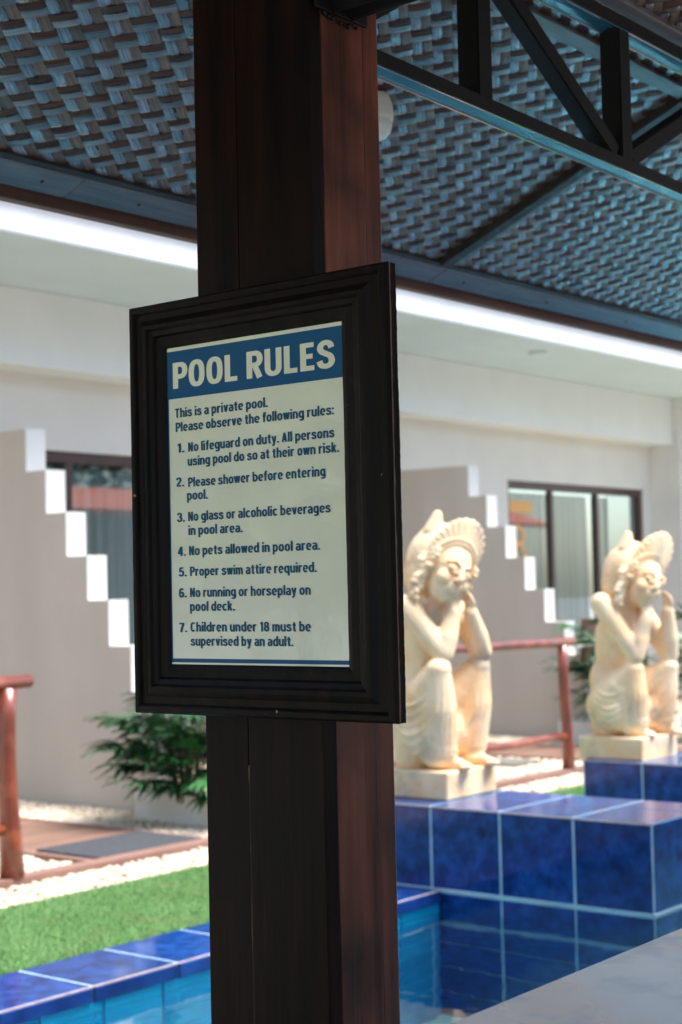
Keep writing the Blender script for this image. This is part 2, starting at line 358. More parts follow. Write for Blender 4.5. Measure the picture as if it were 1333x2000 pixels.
# near wall (normal +y) simple tiles as one stuff part, and far bits
def tile_grid_stuff(name, m, org, du, dv, nu, nv, a, b, nrm, parent, g=.004):
    V, F = [], []; du, dv, nrm, org = map(Vector, (du, dv, nrm, org))
    for i in range(nu):
        for j in range(nv):
            p = org + du*(i*a) + dv*(j*b); k = len(V)
            q = [p+du*g+dv*g, p+du*(a-g)+dv*g, p+du*(a-g)+dv*(b-g), p+du*g+dv*(b-g)]
            V += [v for v in q] + [v - nrm*.008 for v in q]
            F += [(k,k+1,k+2,k+3),(k,k+4,k+5,k+1),(k+1,k+5,k+6,k+2),(k+2,k+6,k+7,k+3),(k+3,k+7,k+4,k)]
    o_ = off(parent); V = [v - o_ for v in V]
    o = link(name, npmesh(name, V, F), m, parent); o['kind'] = 'stuff'; return o
tile_grid_stuff('tiles', M['teal'], (POOL_X0,POOL_Y0,-1.85), (1,0,0), (0,0,1), 42, 9, .30, .20, (0,1,0), pw)
tile_grid_stuff('tiles', M['teal'], (6.7,POOL_Y1-.002,-1.855), (1,0,0), (0,0,1), 27, 9, .30, .20, (0,-1,0), pw)
# pool floor
fm = tile_mesh('floor_tile', TP, TP, .012); fm.materials.append(M['tealfloor'])
for i in range(9):
    for j in range(8):
        o = link('tile', fm, None, pw); o.rotation_euler = (-PI/2,0,0)
        o.location = Vector((6.085-(i+1)*TP, 4.37-(j+1)*TP, POOL_Z+.006)) - Vector((6.09,4.38,0))
tile_grid_stuff('tiles', M['tealfloor'], (2.235,1.29,POOL_Z), (1,0,0), (0,1,0), 1, 8, TP, TP, (0,0,1), pw)
tile_grid_stuff('tiles', M['tealfloor'], (6.10,1.29,POOL_Z), (1,0,0), (0,1,0), 23, 8, TP, TP, (0,0,1), pw)
# water surface (one sheet, around the two ledges, left slightly under the tiles)
wv = link('pool_water', npmesh('pool_water', [(POOL_X0,POOL_Y0,-.078),(POOL_X1,POOL_Y0,-.078),(POOL_X1,POOL_Y1+.01,-.078),(POOL_X0,POOL_Y1+.01,-.078)], [(0,1,2,3)]), M['water'])
wv['kind'] = 'structure'; wv['label'] = 'clear turquoise pool water below the cobalt coping'

# ---- coping
cop = empty('pool_coping', (4.5,4.58,0), kind='structure')
box('coping_bed', M['grout'], 2.3,6.088,4.3745,4.785,-.058,-.002, parent=cop)
cw = .4315
ctm = None
for i in range(-1, 26):
    x1_ = 6.088 - i*cw; x0_ = x1_ - cw
    if i < 0: continue
    if x0_ < 2.2: break
    bm = bmesh.new(); bm_box(bm, x0_+.0055, x1_-.0055, 4.3745, 4.782, -.010, 0.0, .003, 1)
    o = bm_obj('tile', bm, M['tile'], cop)
    bm = bmesh.new(); bm_box(bm, x0_+.0045, x1_-.0045, 4.362, 4.3735, -.060, -.0065, .003, 1)
    l = bm_obj('lip_tile', bm, M['tilelip'], cop)
box('raw_edge', M['edge'], 2.3,6.085,4.3665,4.3725,-.0062,-.0010, parent=cop)
for i in range(18):
    bm = bmesh.new(); x0_ = 6.72 + i*cw
    if 8.05 < x0_+.2 < 8.85: continue
    bm_box(bm, x0_+.004, x0_+cw-.004, 4.365, 4.782, -.012, 0, .003, 1); bm_obj('tile', bm, M['tile'], cop)

# ---- ledges (tiled pedestals)
def ledge(X0, label, x1, rows_down, rows_end):
    yL, yR = 4.805, 4.805-4*TP
    r = empty('tiled_pedestal', (X0, (yL+yR)/2, 0), label, 'pedestal', 'blue tiled pedestals standing in the pool edge')
    top = .385
    box('core', M['grout'], X0+.0008, x1-.001, yR+.0008, yL-.001, POOL_Z, top-.0018, parent=r)
    for j in range(-5, 1):               # front faces, normal -x
        for i in range(4):
            y1_ = yL - i*TP; y0_ = y1_ - TP
            z0_ = top - (1-j)*TP + (0 if j<=0 else 0)
            z0_ = j*TP
            if j < 0 and (i == 0 or rows_down == 0): continue
            if z0_ < POOL_Z - .1: continue
            bm = bmesh.new(); g = .0058 if j == 0 else .0036; gt = .016 if j == -1 else g
            bm_box(bm, X0-.002, X0+.010, y0_+g, y1_-g, z0_+g, z0_+TP-gt, .003, 1); bm_obj('tile', bm, M['tile'], r)
    ne = 3
    for j in range(-5, 1):               # end faces, normal -y
        for i in range(2):
            xa = X0 + .004 + i*TP; xb = min(xa+TP, x1)
            if xb-xa < .1 or (j < 0 and rows_end == 0): continue
            bm = bmesh.new(); g = .0058 if j == 0 else .0036; gt = .016 if j == -1 else g
            bm_box(bm, xa+g, xb-g, yR-.002, yR+.010, j*TP+g, j*TP+TP-gt, .003, 1); bm_obj('tile', bm, M['tile'], r)
    if rows_down:                        # small cement bead on the waterline joint
        box('grout_bead', M['grout'], X0-.007, X0+.004, yR-.007, 4.366, -.007, .007, parent=r, bev=.003)
        box('grout_bead', M['grout'], X0-.007, x1, yR-.0071, yR+.004, -.0072, .0072, parent=r, bev=.003)
    for i in range(4):                   # top tiles, overlapping the faces a little
        y1_ = yL - i*TP; y0_ = y1_ - TP
        for (xa, xb) in ((X0-.004, X0+TP), (X0+TP, x1)):
            bm = bmesh.new(); bm_box(bm, xa+.0045, xb-.0045, y0_+.0055-(.004 if i==3 else 0), y1_-.0055, top-.009, top, .003, 1); bm_obj('tile', bm, M['tile'], r)
    box('raw_edge', M['edge'], X0-.006, X0-.0012, yR-.002, yL, top-.0085, top-.002, parent=r)
    return r
ledge(6.09, 'nearest cobalt blue tiled pedestal, with the larger statue, its foot in the pool', 6.74, 1, 1)
ledge(8.15, 'farther cobalt blue tiled pedestal, with the smaller statue at the right', 8.80, 1, 1)

# ---- walkways, beam, mats
def walkway(x0, x1, label):
    r = empty('walkway', ((x0+x1)/2, 7.5, 0), label, 'walkway', 'brown board walkways leading to the rooms')
    y = 6.315; k = 0
    while y < 9.55:
        bm = bmesh.new(); bm_box(bm, x0+.05, x1-.05, y+.003, y+.137, -.02, .012, .003, 1); bm_obj('board', bm, M['deck'], r)
        y += .14
    for xs in ((x0, x0+.048), (x1-.048, x1)):
        box('edge_trim', M['beam'], xs[0], xs[1], 6.312, 9.58, -.02, .015, parent=r, bev=.003)
    return r
walkway(5.70, 6.60, 'brown board walkway with a charcoal doormat, left of the post')
walkway(11.14, 11.98, 'brown board walkway beyond the far railing, mostly hidden by the statues')
eb = box('edge_beam', M['beam'], -6, 17, 6.20, 6.30, -.04, .03, bev=.005)
tag(eb, 'long brown timber edging beam across the gravel, carrying the railing posts', 'edging beam')
def pilemat(name, x0,x1,y0,y1,z,label,cat):
    bm = bmesh.new(); bm_box(bm, x0,x1,y0,y1,z,z+.012,.004,1)
    return tag(bm_obj(name, bm, M['matt']), label, cat)
pilemat('doormat', 5.76, 6.53, 6.335, 6.85, .0125, 'charcoal grey doormat lying across the end of the brown walkway', 'doormat')
sl = box('stepping_slab', M['slab'], 10.55, 10.95, 6.85, 7.35, -.02, .012, bev=.005)
tag(sl, 'dark stone slab set in the gravel behind the far railing', 'slab')

# ---- railings
def railing(xa, xb, label):
    r = empty('pole_railing', ((xa+xb)/2, 6.25, .03), label, 'railing', 'red brown pole railings beside the walkways')
    def wob(x0, x1, z, n=9, a=.005): return [(x0+(x1-x0)*i/(n-1), 6.25+random.uniform(-a,a)*.6, z+random.uniform(-a,a)) for i in range(n)]
    tube('top_rail', M['railwood'], [(x, y, z) for x, y, z in wob(xa, xb+.07, .980)], [.034]*9, r, 16)
    tube('lower_rail', M['railwood'], wob(xa, xb-.02, .275, a=.006), [.03]*9, r, 14)
    xs = [xb-.075] + ([xa+.1] if xb-xa < 4 else [xa+.1])
    for x in xs:
        sgn = 1
        pts = [(x+.03,6.25,.03),(x+.026,6.25,.16),(x+.016,6.248,.35),(x+.0,6.252,.55),(x-.012,6.25,.75),(x-.010,6.25,.955)] if x > 8 else \
              [(x+.02,6.25,.03),(x+.012,6.25,.2),(x,6.25,.4),(x-.008,6.25,.6),(x-.006,6.25,.8),(x+.004,6.25,.955)]
        tube('post', M['railwood'], pts, [.062,.056,.050,.047,.046,.047] if x < 8 else [.05,.047,.042,.040,.040,.040], r, 16)
    return r
railing(1.6, 5.16, 'red brown pole railing at the left edge, nearest the pool walkway')
railing(7.3, 10.44, 'farther red brown pole railing seen behind the larger statue')

# ---- building
WY, BY, FY, SZ = 9.60, 9.27, 7.89, 3.73
bd = empty('hotel_building', (10, WY, 0), 'white low building with deep flat eave and dark framed glass doors', 'building')
WINS = [(7.56, 11.80, 2.555, (8.48, 9.55, 10.65)), (14.84, 17.96, 2.585, (15.80, 16.84)), (1.6, 5.4, 2.555, (2.9, 4.1))]
def wallseg(x0, x1, z0, z1): return box('wall', M['wall'], x0, x1, WY, WY+.2, z0, z1, parent=bd)
xs = [-8, 1.6, 5.4, 7.56, 11.80, 14.84, 17.96, 30]
for i in range(0, len(xs), 2): wallseg(xs[i], xs[i+1], -.05, SZ)
for (a, b, zt, ml) in WINS: wallseg(a, b, zt, SZ)
box('roof_slab', M['white'], -9, 32, FY, WY+6, SZ, SZ+.20, parent=bd, bev=.006)
box('roof_coping', M['white'], -9, 32, FY-.05, WY+6.05, SZ+.226, SZ+.74, parent=bd, bev=.006)
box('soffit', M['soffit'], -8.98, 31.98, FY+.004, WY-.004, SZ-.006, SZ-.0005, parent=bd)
box('red_flashing', M['red'], -9, 32, FY-.02, FY+.3, SZ+.202, SZ+.224, parent=bd)
for (xa, xb) in ((-8, 18.17),):
    box('beam', M['beampaint'], xa, xb, BY, WY-.002, 3.14, SZ-.008, parent=bd, bev=.006)
for x in (18.17,):
    box('partition_wall', M['white'], x, x+.25, 9.19, WY-.002, -.05, SZ-.008, parent=bd)
box('column', M['white'], 18.42, 18.75, 8.9, 9.3, -.05, SZ-.008, parent=bd)
def disc_light(x, y, z):
    bm = bmesh.new(); bmesh.ops.create_cone(bm, cap_ends=True, segments=24, radius1=.085, radius2=.10, depth=.03)
    bmesh.ops.translate(bm, verts=bm.verts, vec=(x,y,z-.017)); return bm
o = bm_obj('ceiling_fitting', disc_light(13.47, 7.9+.42, SZ-.006), M['soffit'], None, True)
tag(o, 'small round fitting under the white eave, above the far window', 'ceiling fitting')
def window(a, b, zt, mull):
    wdw = box('window', M['winframe'], a+.002, b-.002, WY+.03, WY+.09, zt-.09, zt-.002, parent=bd, bev=.004)
    wdw.name = 'window'
    o0 = _wl(bd)
    def sub(nm, m, *c):
        bm = bmesh.new(); bm_box(bm, *c, .003, 1); bmesh.ops.translate(bm, verts=bm.verts, vec=-o0)
        me = bpy.data.meshes.new(nm); bm.to_mesh(me); bm.free(); return link(nm, me, m, wdw)
    sub('jamb', M['winframe'], a+.002, a+.07, WY+.03, WY+.09, .0, zt-.092)
    sub('jamb', M['winframe'], b-.10, b-.002, WY+.03, WY+.09, .0, zt-.092)
    sub('sill', M['winframe'], a+.072, b-.102, WY+.03, WY+.09, .0, .06)
    edges = [a+.07] + list(mull) + [b-.10]
    for mx_ in mull: sub('mullion', M['winframe'], mx_-.035, mx_+.035, WY+.025, WY+.085, .062, zt-.092)
    for i in range(len(edges)-1):
        x0, x1 = edges[i]+(.036 if i else .001), edges[i+1]-(.036 if i < len(edges)-2 else .001)
        o = sub('pane', M['glass'], x0, x1, WY+.055, WY+.061, .062, zt-.093)
for wn in WINS: window(*wn)
# rooms behind the glass
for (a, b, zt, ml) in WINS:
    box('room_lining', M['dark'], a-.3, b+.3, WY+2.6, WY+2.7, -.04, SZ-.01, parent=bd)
    box('room_lining', M['wall'], a-.3, b+.3, WY+.22, WY+2.6, -.05, -.03, parent=bd)
def curtain(x0, x1, zt, label, group='white curtains behind the glass doors'):
    n = int((x1-x0)/.012); V, F = [], []
    ph = random.uniform(0,6)
    for i in range(n+1):
        x = x0 + (x1-x0)*i/n
        y = WY+.14 + .03*math.sin(x*48+ph+1.3*math.sin(x*7)) + .012*math.sin(x*97)
        for z in (.03, .9, 1.8, zt-.12): V.append((x - (x0+x1)/2, y - WY - .14 + .006*math.sin(z*3+x*9), z))
    for i in range(n):
        for k in range(3): F.append((i*4+k, (i+1)*4+k, (i+1)*4+k+1, i*4+k+1))
    o = link('curtain', npmesh('curtain', V, F, True), M['curtain'], None, ((x0+x1)/2, WY+.14, 0))
    md = o.modifiers.new('t', 'SOLIDIFY'); md.thickness = .002
    tag(o, label, 'curtain', group)
curtain(7.7, 8.30, 2.555, 'narrow white curtain at the left end of the nearer window')
curtain(8.55, 11.6, 2.555, 'wide pleated white curtain behind the nearer window, left of the post')
curtain(14.9, 15.76, 2.585, 'white curtain behind the left pane of the far window')
curtain(15.84, 16.80, 2.585, 'white curtain behind the middle pane of the far window')
curtain(16.88, 17.30, 2.585, 'half drawn white curtain behind the right pane of the far window')

# stepped partition walls
def stepped(X, label, hi_from):
    th = .172
    r = empty('stepped_wall', (X+th/2, 8.5, 0), label, 'stepped wall', 'stepped partition walls between the terraces')
    # outline in (y,z): y decreasing towards the pool
    pts = [(WY-.004, -.05), (WY-.004, 2.583)]
    y, z = 8.675, 2.583
    for k in range(7):
        pts.append((y, z)); z -= .303; pts.append((y, max(z, .46))); y -= .205
    pts += [(y+.205-.0, -.05)]
    pts = pts[:-1] + [(pts[-2][0]-.205, pts[-2][1]), (pts[-2][0]-.205, -.05)] if False else pts
    bm = bmesh.new(); A = [bm.verts.new((X, a, b)) for a, b in pts]; B = [bm.verts.new((X+th, a, b)) for a, b in pts]
    fa = bm.faces.new(A); fb = bm.faces.new(B[::-1]); n = len(pts)
    for i in range(n): bm.faces.new((A[i], A[(i+1)%n], B[(i+1)%n], B[i]))
    bmesh.ops.recalc_face_normals(bm, faces=bm.faces)
    body = bm_obj('body', bm, M['greige'], r)
    # white coat on every riser, 4 mm proud
    y, z = 8.675, 2.583
    for k in range(7):
        zb = max(z-.303, -.04 if k == 6 else z-.303)
        if k == 6: zb = .0
        box('riser_facing', M['wall'], X-.003, X+th+.003, y-.006, y-.0005, zb, z+.003, parent=r, bev=.0025)
        y -= .205; z -= .303
    return r
stepped(7.25, 'stepped greige wall with white risers at the left, nearest the post', 0)
stepped(12.71, 'farther stepped greige wall with white risers, behind the larger statue', 0)

# low planter boxes with lady palms
def planter(x0,x1,y0,y1,h,label):
    bm = bmesh.new(); bm_box(bm, x0,x1,y0,y1,-.02,h,.012,2)
    tf = max((f for f in bm.faces), key=lambda f: f.calc_center_median().z)
    g = bmesh.ops.inset_region(bm, faces=[tf], thickness=.035); bmesh.ops.translate(bm, verts=tf.verts, vec=(0,0,-.04))
    r = bm_obj('planter_box', bm, M['planter']); tag(r, label, 'planter', 'low white planter boxes')
    return r
def lady_palm(cx, cy, z0, h, spread, nf, label, seed=1, gap=None, group='lady palms in white planter boxes', ll=(.19,.28)):
    R_ = random.Random(seed)
    r = empty('lady_palm', (cx,cy,z0), label, 'plant', group)
    nc = max(4, nf//6)
    canes = []
    for i in range(nc):
        a = R_.uniform(0,2*PI); q = R_.uniform(.2,1)*spread*.45
        b0 = Vector((cx+math.cos(a)*q*.3, cy+math.sin(a)*q*.3, z0)); t0 = Vector((cx+math.cos(a)*q, cy+math.sin(a)*q, z0+h*R_.uniform(.5,1.0)))
        canes.append((b0,t0)); tube('cane', M['cane'], [b0, b0.lerp(t0,.5)+Vector((0,0,.03)), t0], [.008,.007,.005], r, 6)
    for i in range(nf):
        b0, t0 = canes[i % nc]; p = b0.lerp(t0, R_.uniform(.18,1.0))
        a = R_.uniform(0,2*PI); el = R_.uniform(-.15,.9)
        d = Vector((math.cos(a)*math.cos(el), math.sin(a)*math.cos(el), math.sin(el)))
        st = R_.uniform(.10,.30)*spread/.4; hub = p + d*st
        side = d.cross(Vector((0,0,1))).normalized(); upn = side.cross(d).normalized()
        bm = bmesh.new()
        # petiole
        bm_bar(bm, p, hub, .004, .004)
        nl = R_.randint(6,9); Lf = R_.uniform(*ll)
        for k in range(nl):
            th = (k/(nl-1)-.5)*2.5 + R_.uniform(-.06,.06)
            dd = (d*math.cos(th) + side*math.sin(th) + upn*R_.uniform(-.1,.25)).normalized()
            s2 = dd.cross(upn).normalized(); LL = Lf*(1-.25*abs(th)/1.25)*R_.uniform(.9,1.1); wd = .021*R_.uniform(.8,1.2)
            prev = None
            for q in range(6):
                t = q/5; pt = hub + dd*LL*t + Vector((0,0,-.38))*LL*t*t
                ww = wd*(.35+1.3*t if t < .5 else 1.0*(1.02-t)/.52+.02)
                a1 = bm.verts.new(pt+s2*ww); c1 = bm.verts.new(pt - upn*.004); b1 = bm.verts.new(pt-s2*ww)
                if prev: bm.faces.new((prev[0],a1,c1,prev[1])); bm.faces.new((prev[1],c1,b1,prev[2]))
                prev = (a1,c1,b1)
        bm_obj('fan_leaf', bm, M['leaf'], r, smooth=True)
    return r
planter(6.995,7.245,6.62,7.37,.17,'low white planter box with a lady palm at the foot of the near stepped wall')
lady_palm(7.06,6.98,.12,.66,.56,135,'dark green lady palm left of the post, under the framed sign',3)
planter(12.30,12.70,6.75,7.50,.20,'low white planter box behind the farther statue, left of it')
lady_palm(12.40,7.05,.15,.95,.46,70,'dark green palm behind the farther statue, left of it',5)
planter(12.9,13.5,6.05,6.6,.22,'low white planter box behind the farther statue, right of it')
lady_palm(13.1,6.35,.17,.95,.50,70,'dark green palm behind the farther statue, at the right edge',9)
# leaning framed board near far planter
def leaning_board():
    r = empty('framed_board', (12.60,7.35,.62), 'brown framed board on the wall beside the farther statue', 'board')
    bm = bmesh.new(); bm_box(bm, 12.58,12.62,7.00,7.42,.66,1.10,.004,1); bm_obj('frame', bm, M['boardbrown'], r)
    box('face', M['boardface'], 12.572,12.579,7.06,7.36,.72,1.04, parent=r)
    r.rotation_euler = (math.radians(0), math.radians(6), math.radians(4))
    tube('stake', M['boardbrown'], [(12.60,7.21,.0),(12.60,7.21,.665)], .012, r, 8)
    return r
leaning_board()

# amber shapes painted on the far window glass as its reflections
def text_mesh(body, bold=.02):
    c = bpy.data.curves.new('txt', 'FONT'); c.body = body; c.offset = bold
    o = bpy.data.objects.new('txt', c); COL.objects.link(o); dg = bpy.context.evaluated_depsgraph_get()
    me = bpy.data.meshes.new_from_object(o.evaluated_get(dg)); bpy.data.objects.remove(o); bpy.data.curves.remove(c)
    return me
def mesh_np(me):
    V = np.empty(len(me.vertices)*3, np.float32); me.vertices.foreach_get('co', V); return V.reshape(-1,3)
wl = empty('painted_reflection', (15.0, WY+.05, 2.1), 'amber R and gold band painted on the far window glass as reflections', 'painted reflection')
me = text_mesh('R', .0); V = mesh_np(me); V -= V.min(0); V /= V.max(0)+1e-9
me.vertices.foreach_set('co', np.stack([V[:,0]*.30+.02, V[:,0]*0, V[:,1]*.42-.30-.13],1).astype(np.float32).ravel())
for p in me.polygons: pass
me.update(); link('reflected_letter', me, M['gold'], wl)
bm = bmesh.new(); bm_box(bm, 14.93,15.40, WY+.0475,WY+.0505, 2.23,2.36,.001,1); bm_obj('reflected_band', bm, M['gold'], wl)

# ---- counter
def counter():
    r = empty('bar_counter', (2.4,.7,0), 'grey brown polished concrete counter in the bottom right corner', 'counter')
    sl_ = (1.0966-1.0818)/(2.128-1.511)
    def yy(x, y): return y + (x-1.511)*sl_
    bm = bmesh.new(); P = [(1.05,.32),(4.3,.32),(4.3,1.0818),(1.05,1.0818)]
    lo = [bm.verts.new((x, yy(x,y), .85)) for x, y in P]; hi = [bm.verts.new((x, yy(x,y), .90)) for x, y in P]
    bm.faces.new(lo[::-1]); bm.faces.new(hi)
    for i in range(4): bm.faces.new((lo[i], lo[(i+1)%4], hi[(i+1)%4], hi[i]))
    bmesh.ops.bevel(bm, geom=bm.edges[:], offset=.004, segments=2, affect='EDGES')
    bm_obj('top', bm, M['counter'], r)
    box('base', M['white'], 1.3,4.2,.42,.98,0,.848, parent=r)
counter()

# ---- tall hedge added out of view to darken reflections in glass and steel
def unseen_hedge():
    n = 40000; x = rng.uniform(-14,34,n); y = rng.uniform(-13.5,-11.5,n); z = rng.uniform(0,1,n)**.8*(7.5+1.2*np.sin(x*.9)+.8*np.sin(x*2.3+1))
    r = rng.uniform(.09,.2,n); c = np.stack([x,y,z],1); a = rng.normal(size=(n,3)); a /= np.linalg.norm(a,axis=1)[:,None]
    b = np.cross(a, rng.normal(size=(n,3))); b /= np.linalg.norm(b,axis=1)[:,None]
    V = np.stack([c-a*r[:,None], c-b*r[:,None]*.5, c+a*r[:,None], c+b*r[:,None]*.5],1).reshape(-1,3)
    o = link('unseen_hedge', npmesh('unseen_hedge', V, np.arange(len(V)).reshape(-1,4)), M['leaf']); tag(o, 'tall dark green foliage added out of view to darken reflections', 'unseen_hedge', kind='stuff')
unseen_hedge()
def garden_tree(x, y):
    r = empty('garden_tree', (x,y,0), 'small yellow green garden tree on the turf left of the walkway', 'tree')
    tube('trunk', M['cane'], [(x,y,-.02),(x+.03,y,.7),(x-.02,y+.05,1.4),(x,y,2.2)], [.07,.06,.05,.03], r, 10)
    for k in range(6):
        a = k*1.05; tube('limb', M['cane'], [(x,y,1.2+.15*k),(x+.5*math.cos(a),y+.5*math.sin(a),1.7+.18*k)], [.03,.012], r, 6)
    n = 2600; c = rng.normal(size=(n,3)); c /= np.linalg.norm(c,axis=1)[:,None]; rad = rng.uniform(.35,1,n)**.6*(1+.25*np.sin(c[:,0]*5+c[:,2]*7))
    P_ = c*rad[:,None]*np.array([1.0,1.0,.95]) + np.array([0,0,2.05]); rr = rng.uniform(.04,.085,n)
    a = rng.normal(size=(n,3)); a /= np.linalg.norm(a,axis=1)[:,None]; b = np.cross(a, rng.normal(size=(n,3))); b /= np.linalg.norm(b,axis=1)[:,None]
    V = np.stack([P_-a*rr[:,None], P_-b*rr[:,None]*.5, P_+a*rr[:,None], P_+b*rr[:,None]*.5],1).reshape(-1,3)
    link('crown', npmesh('crown', V, np.arange(len(V)).reshape(-1,4)), M['treeleaf'], r)
garden_tree(-2.7, 5.35)
pv = empty('pool_pavilion', (22,-4,0), 'open pavilion with an orange fascia across the pool, mirrored in the window', 'pavilion')
bmq = bmesh.new(); q_ = [bmq.verts.new(c_) for x_ in (11.4, 36.1) for c_ in ((x_,-2.6,3.02),(x_,-4.6,3.58),(x_,-7.2,3.40),(x_,-7.2,3.28),(x_,-4.6,3.46),(x_,-2.6,2.92))]
for i in range(6): bmq.faces.new((q_[i], q_[(i+1)%6], q_[6+(i+1)%6], q_[6+i]))
bmq.faces.new(q_[:6][::-1]); bmq.faces.new(q_[6:]); bmesh.ops.recalc_face_normals(bmq, faces=bmq.faces); bm_obj('roof', bmq, M['orange'], pv)
box('rear_wall', M['wall'], 11.5,36,-7.0,-6.8,-.05,3.2, parent=pv)
for x_ in (11.6, 16.5, 21.4, 26.3, 31.2): box('column', M['white'], x_, x_+.25, -2.98,-2.73,-.05,2.94, parent=pv, bev=.004)

# ================================================================== GAZEBO
Y0, Z0, SL = 2.527, 2.300, 0.41
PHI = math.atan(SL); CT, ST = math.cos(PHI), math.sin(PHI)
def roofpt(x, s, n):          # n > 0 : towards the viewer below
    return (x, Y0 - s*CT - n*ST, Z0 + s*ST - n*CT)
rf = empty('gazebo_roof', (3.6, Y0, Z0), 'sloping gazebo roof lined with woven bamboo matting and dark battens', 'roof')
RO = np.array([3.6, Y0, Z0])
TH = math.radians(36.7); PP = .0468; p_ = PP/2; CTH, STH = math.cos(TH), math.sin(TH)
def strip_np(fam, j, x0,x1,s0,s1, seg, wid=.0217, simple=False):
    c = (j+.5)*p_
    # family 1: b=c, along a ; family 2: a=c, along b
    if fam == 1:   # x=(a+c)C , s=(a-c)S
        lo = max(x0/CTH - c, s0/STH + c); hi = min(x1/CTH - c, s1/STH + c)
    else:          # x=(c+b)C , s=(c-b)S
        lo = max(x0/CTH - c, c - s1/STH); hi = min(x1/CTH - c, c - s0/STH)
    if hi - lo < .02: return None
    n = max(3, int((hi-lo)/seg)+1); t = np.linspace(lo, hi, n+1)
    J = math.floor(j/2); k = np.cos(PI*(t/PP-.5)); sq = np.tanh(2.6*k)/np.tanh(2.6)
    sg = (1 if J % 2 == 0 else -1); h = .0019
    n0 = h*sg*sq if fam == 1 else -h*sg*sq
    ph = rng.uniform(0,6.28); wob = .0012*np.sin(t*9+ph) + .0006*np.sin(t*31+ph*2)
    roll_ = rng.normal(0,.045) + .03*np.sin(t*13+ph); amp = rng.uniform(.85,1.2)
    VV = []
    us = (-1,0,1) if not simple else (-1,1)
    for u in us:
        cc = c + u*wid/2*.5*2/1.0 + wob + rng.normal(0,.0002)
        a, b = (t, cc) if fam == 1 else (cc, t)
        x = (a+b)*CTH; s = (a-b)*STH
        nn = n0*amp - (.0011 if u else 0) + roll_*u*wid/2
        VV.append(np.stack([x, Y0 - s*CT - nn*ST, Z0 + s*ST - nn*CT],1))
    m_ = len(us); V = np.stack(VV,1).reshape(-1,3) - RO
    idx = np.arange(n)[:,None]*m_
    F = np.concatenate([np.stack([idx[:,0]+q, idx[:,0]+q+1, idx[:,0]+m_+q+1, idx[:,0]+m_+q],1) for q in range(m_-1)])
    return V, F
def smat(fam, j):
    e = j % 2 == 0
    if fam == 1: return M['bam_brown'] if e else M['bam_grey']
    return M['bam_pale'] if e else M['bam_tan']
# fibre direction: rotate mesh into a frame where local Y runs ACROSS the strip -> object space trick: give each strip its own rotation
def add_strip(name, fam, V, F, m, parent):
    ang = TH if fam == 1 else -TH
    # world strip axis in roof plane
    ax = np.array([math.cos(ang), -math.sin(ang)*CT, math.sin(ang)*ST]); nz = np.array([0, ST, CT]); ay = np.cross(nz, ax)
    R_ = np.stack([ax, ay, nz], 1)
    c = V.mean(0); L_ = (V - c) @ R_
    o = link(name, npmesh(name, L_, F, True), m, parent)
    Mx = Matrix([[*R_[0], c[0]],[*R_[1], c[1]],[*R_[2], c[2]],[0,0,0,1]]); o.matrix_local = Mx
    return o
VX0, VX1, VS0, VS1 = 1.55, 5.25, -.03, 1.10
cnt = 0
for fam in (1, 2):
    for j in range(-200, 400):
        q = strip_np(fam, j, VX0, VX1, VS0, VS1, PP/7)
        if q is None: continue
        add_strip('strip', fam, q[0], q[1], smat(fam, j), rf); cnt += 1
print('STRIPS', cnt)
# the rest of the matting, farther up and to both sides, joined
def mat_rest(regs):
    for fam in (1, 2):
        for e in (0, 1):
            Vs, Fs, n0 = [], [], 0
            for (x0,x1,s0,s1) in regs:
                for j in range(-400, 700):
                    if j % 2 != e: continue
                    q = strip_np(fam, j, x0,x1,s0,s1, PP/4, simple=True)
                    if q is None: continue
                    Vs.append(q[0]); Fs.append(q[1]+n0); n0 += len(q[0])
            V, F = np.concatenate(Vs), np.concatenate(Fs)
            o = add_strip('matting', fam, V, F, smat(fam, e), rf); o['kind'] = 'stuff'
mat_rest([(-3.2,1.55,-.03,3.15),(1.55,5.25,1.13,3.15),(5.25,8.0,-.03,3.15)])
def roofbox(name, m, x0,x1,s0,s1,n0,n1, bev=0.0, parent=None):
    parent = parent or rf
    bm = bmesh.new()
    bm_box(bm, x0,x1,s0,s1,n0,n1, bev, 1)
    for v in bm.verts: v.co = Vector(roofpt(v.co.x, v.co.y, v.co.z))
    bmesh.ops.recalc_face_normals(bm, faces=bm.faces)
    return bm_obj(name, bm, m, parent)
roofbox('backing_panel', M['darkbatten'], -3.2, 8.0, -.03, 3.2, -.020, -.008)
roofbox('outer_cladding', M['roofout'], -3.3, 8.1, -.12, .75, -.12, -.025)
roofbox('outer_cladding', M['orange'], -3.3, 8.1, .752, 1.62, -.13, -.025)
roofbox('outer_cladding', M['roofout'], -3.3, 8.1, 1.622, 3.2, -.12, -.025)
# other side of the ridge
RY, RZ = Y0 - 3.2*CT, Z0 + 3.2*ST
bm = bmesh.new()
for dz in (.02, .12):
    pass
V = [(-3.3,RY,RZ),(8.1,RY,RZ),(8.1,RY-1.8*CT,RZ-1.8*ST),(-3.3,RY-1.8*CT,RZ-1.8*ST)]
vb = [bm.verts.new(v) for v in V]; vt = [bm.verts.new((x,y,z+.11)) for x,y,z in V]
bm.faces.new(vb[::-1]); bm.faces.new(vt)
for i in range(4): bm.faces.new((vb[i], vb[(i+1)%4], vt[(i+1)%4], vt[i]))
bmesh.ops.recalc_face_normals(bm, faces=bm.faces); bm_obj('rear_slope', bm, M['eave'], rf)
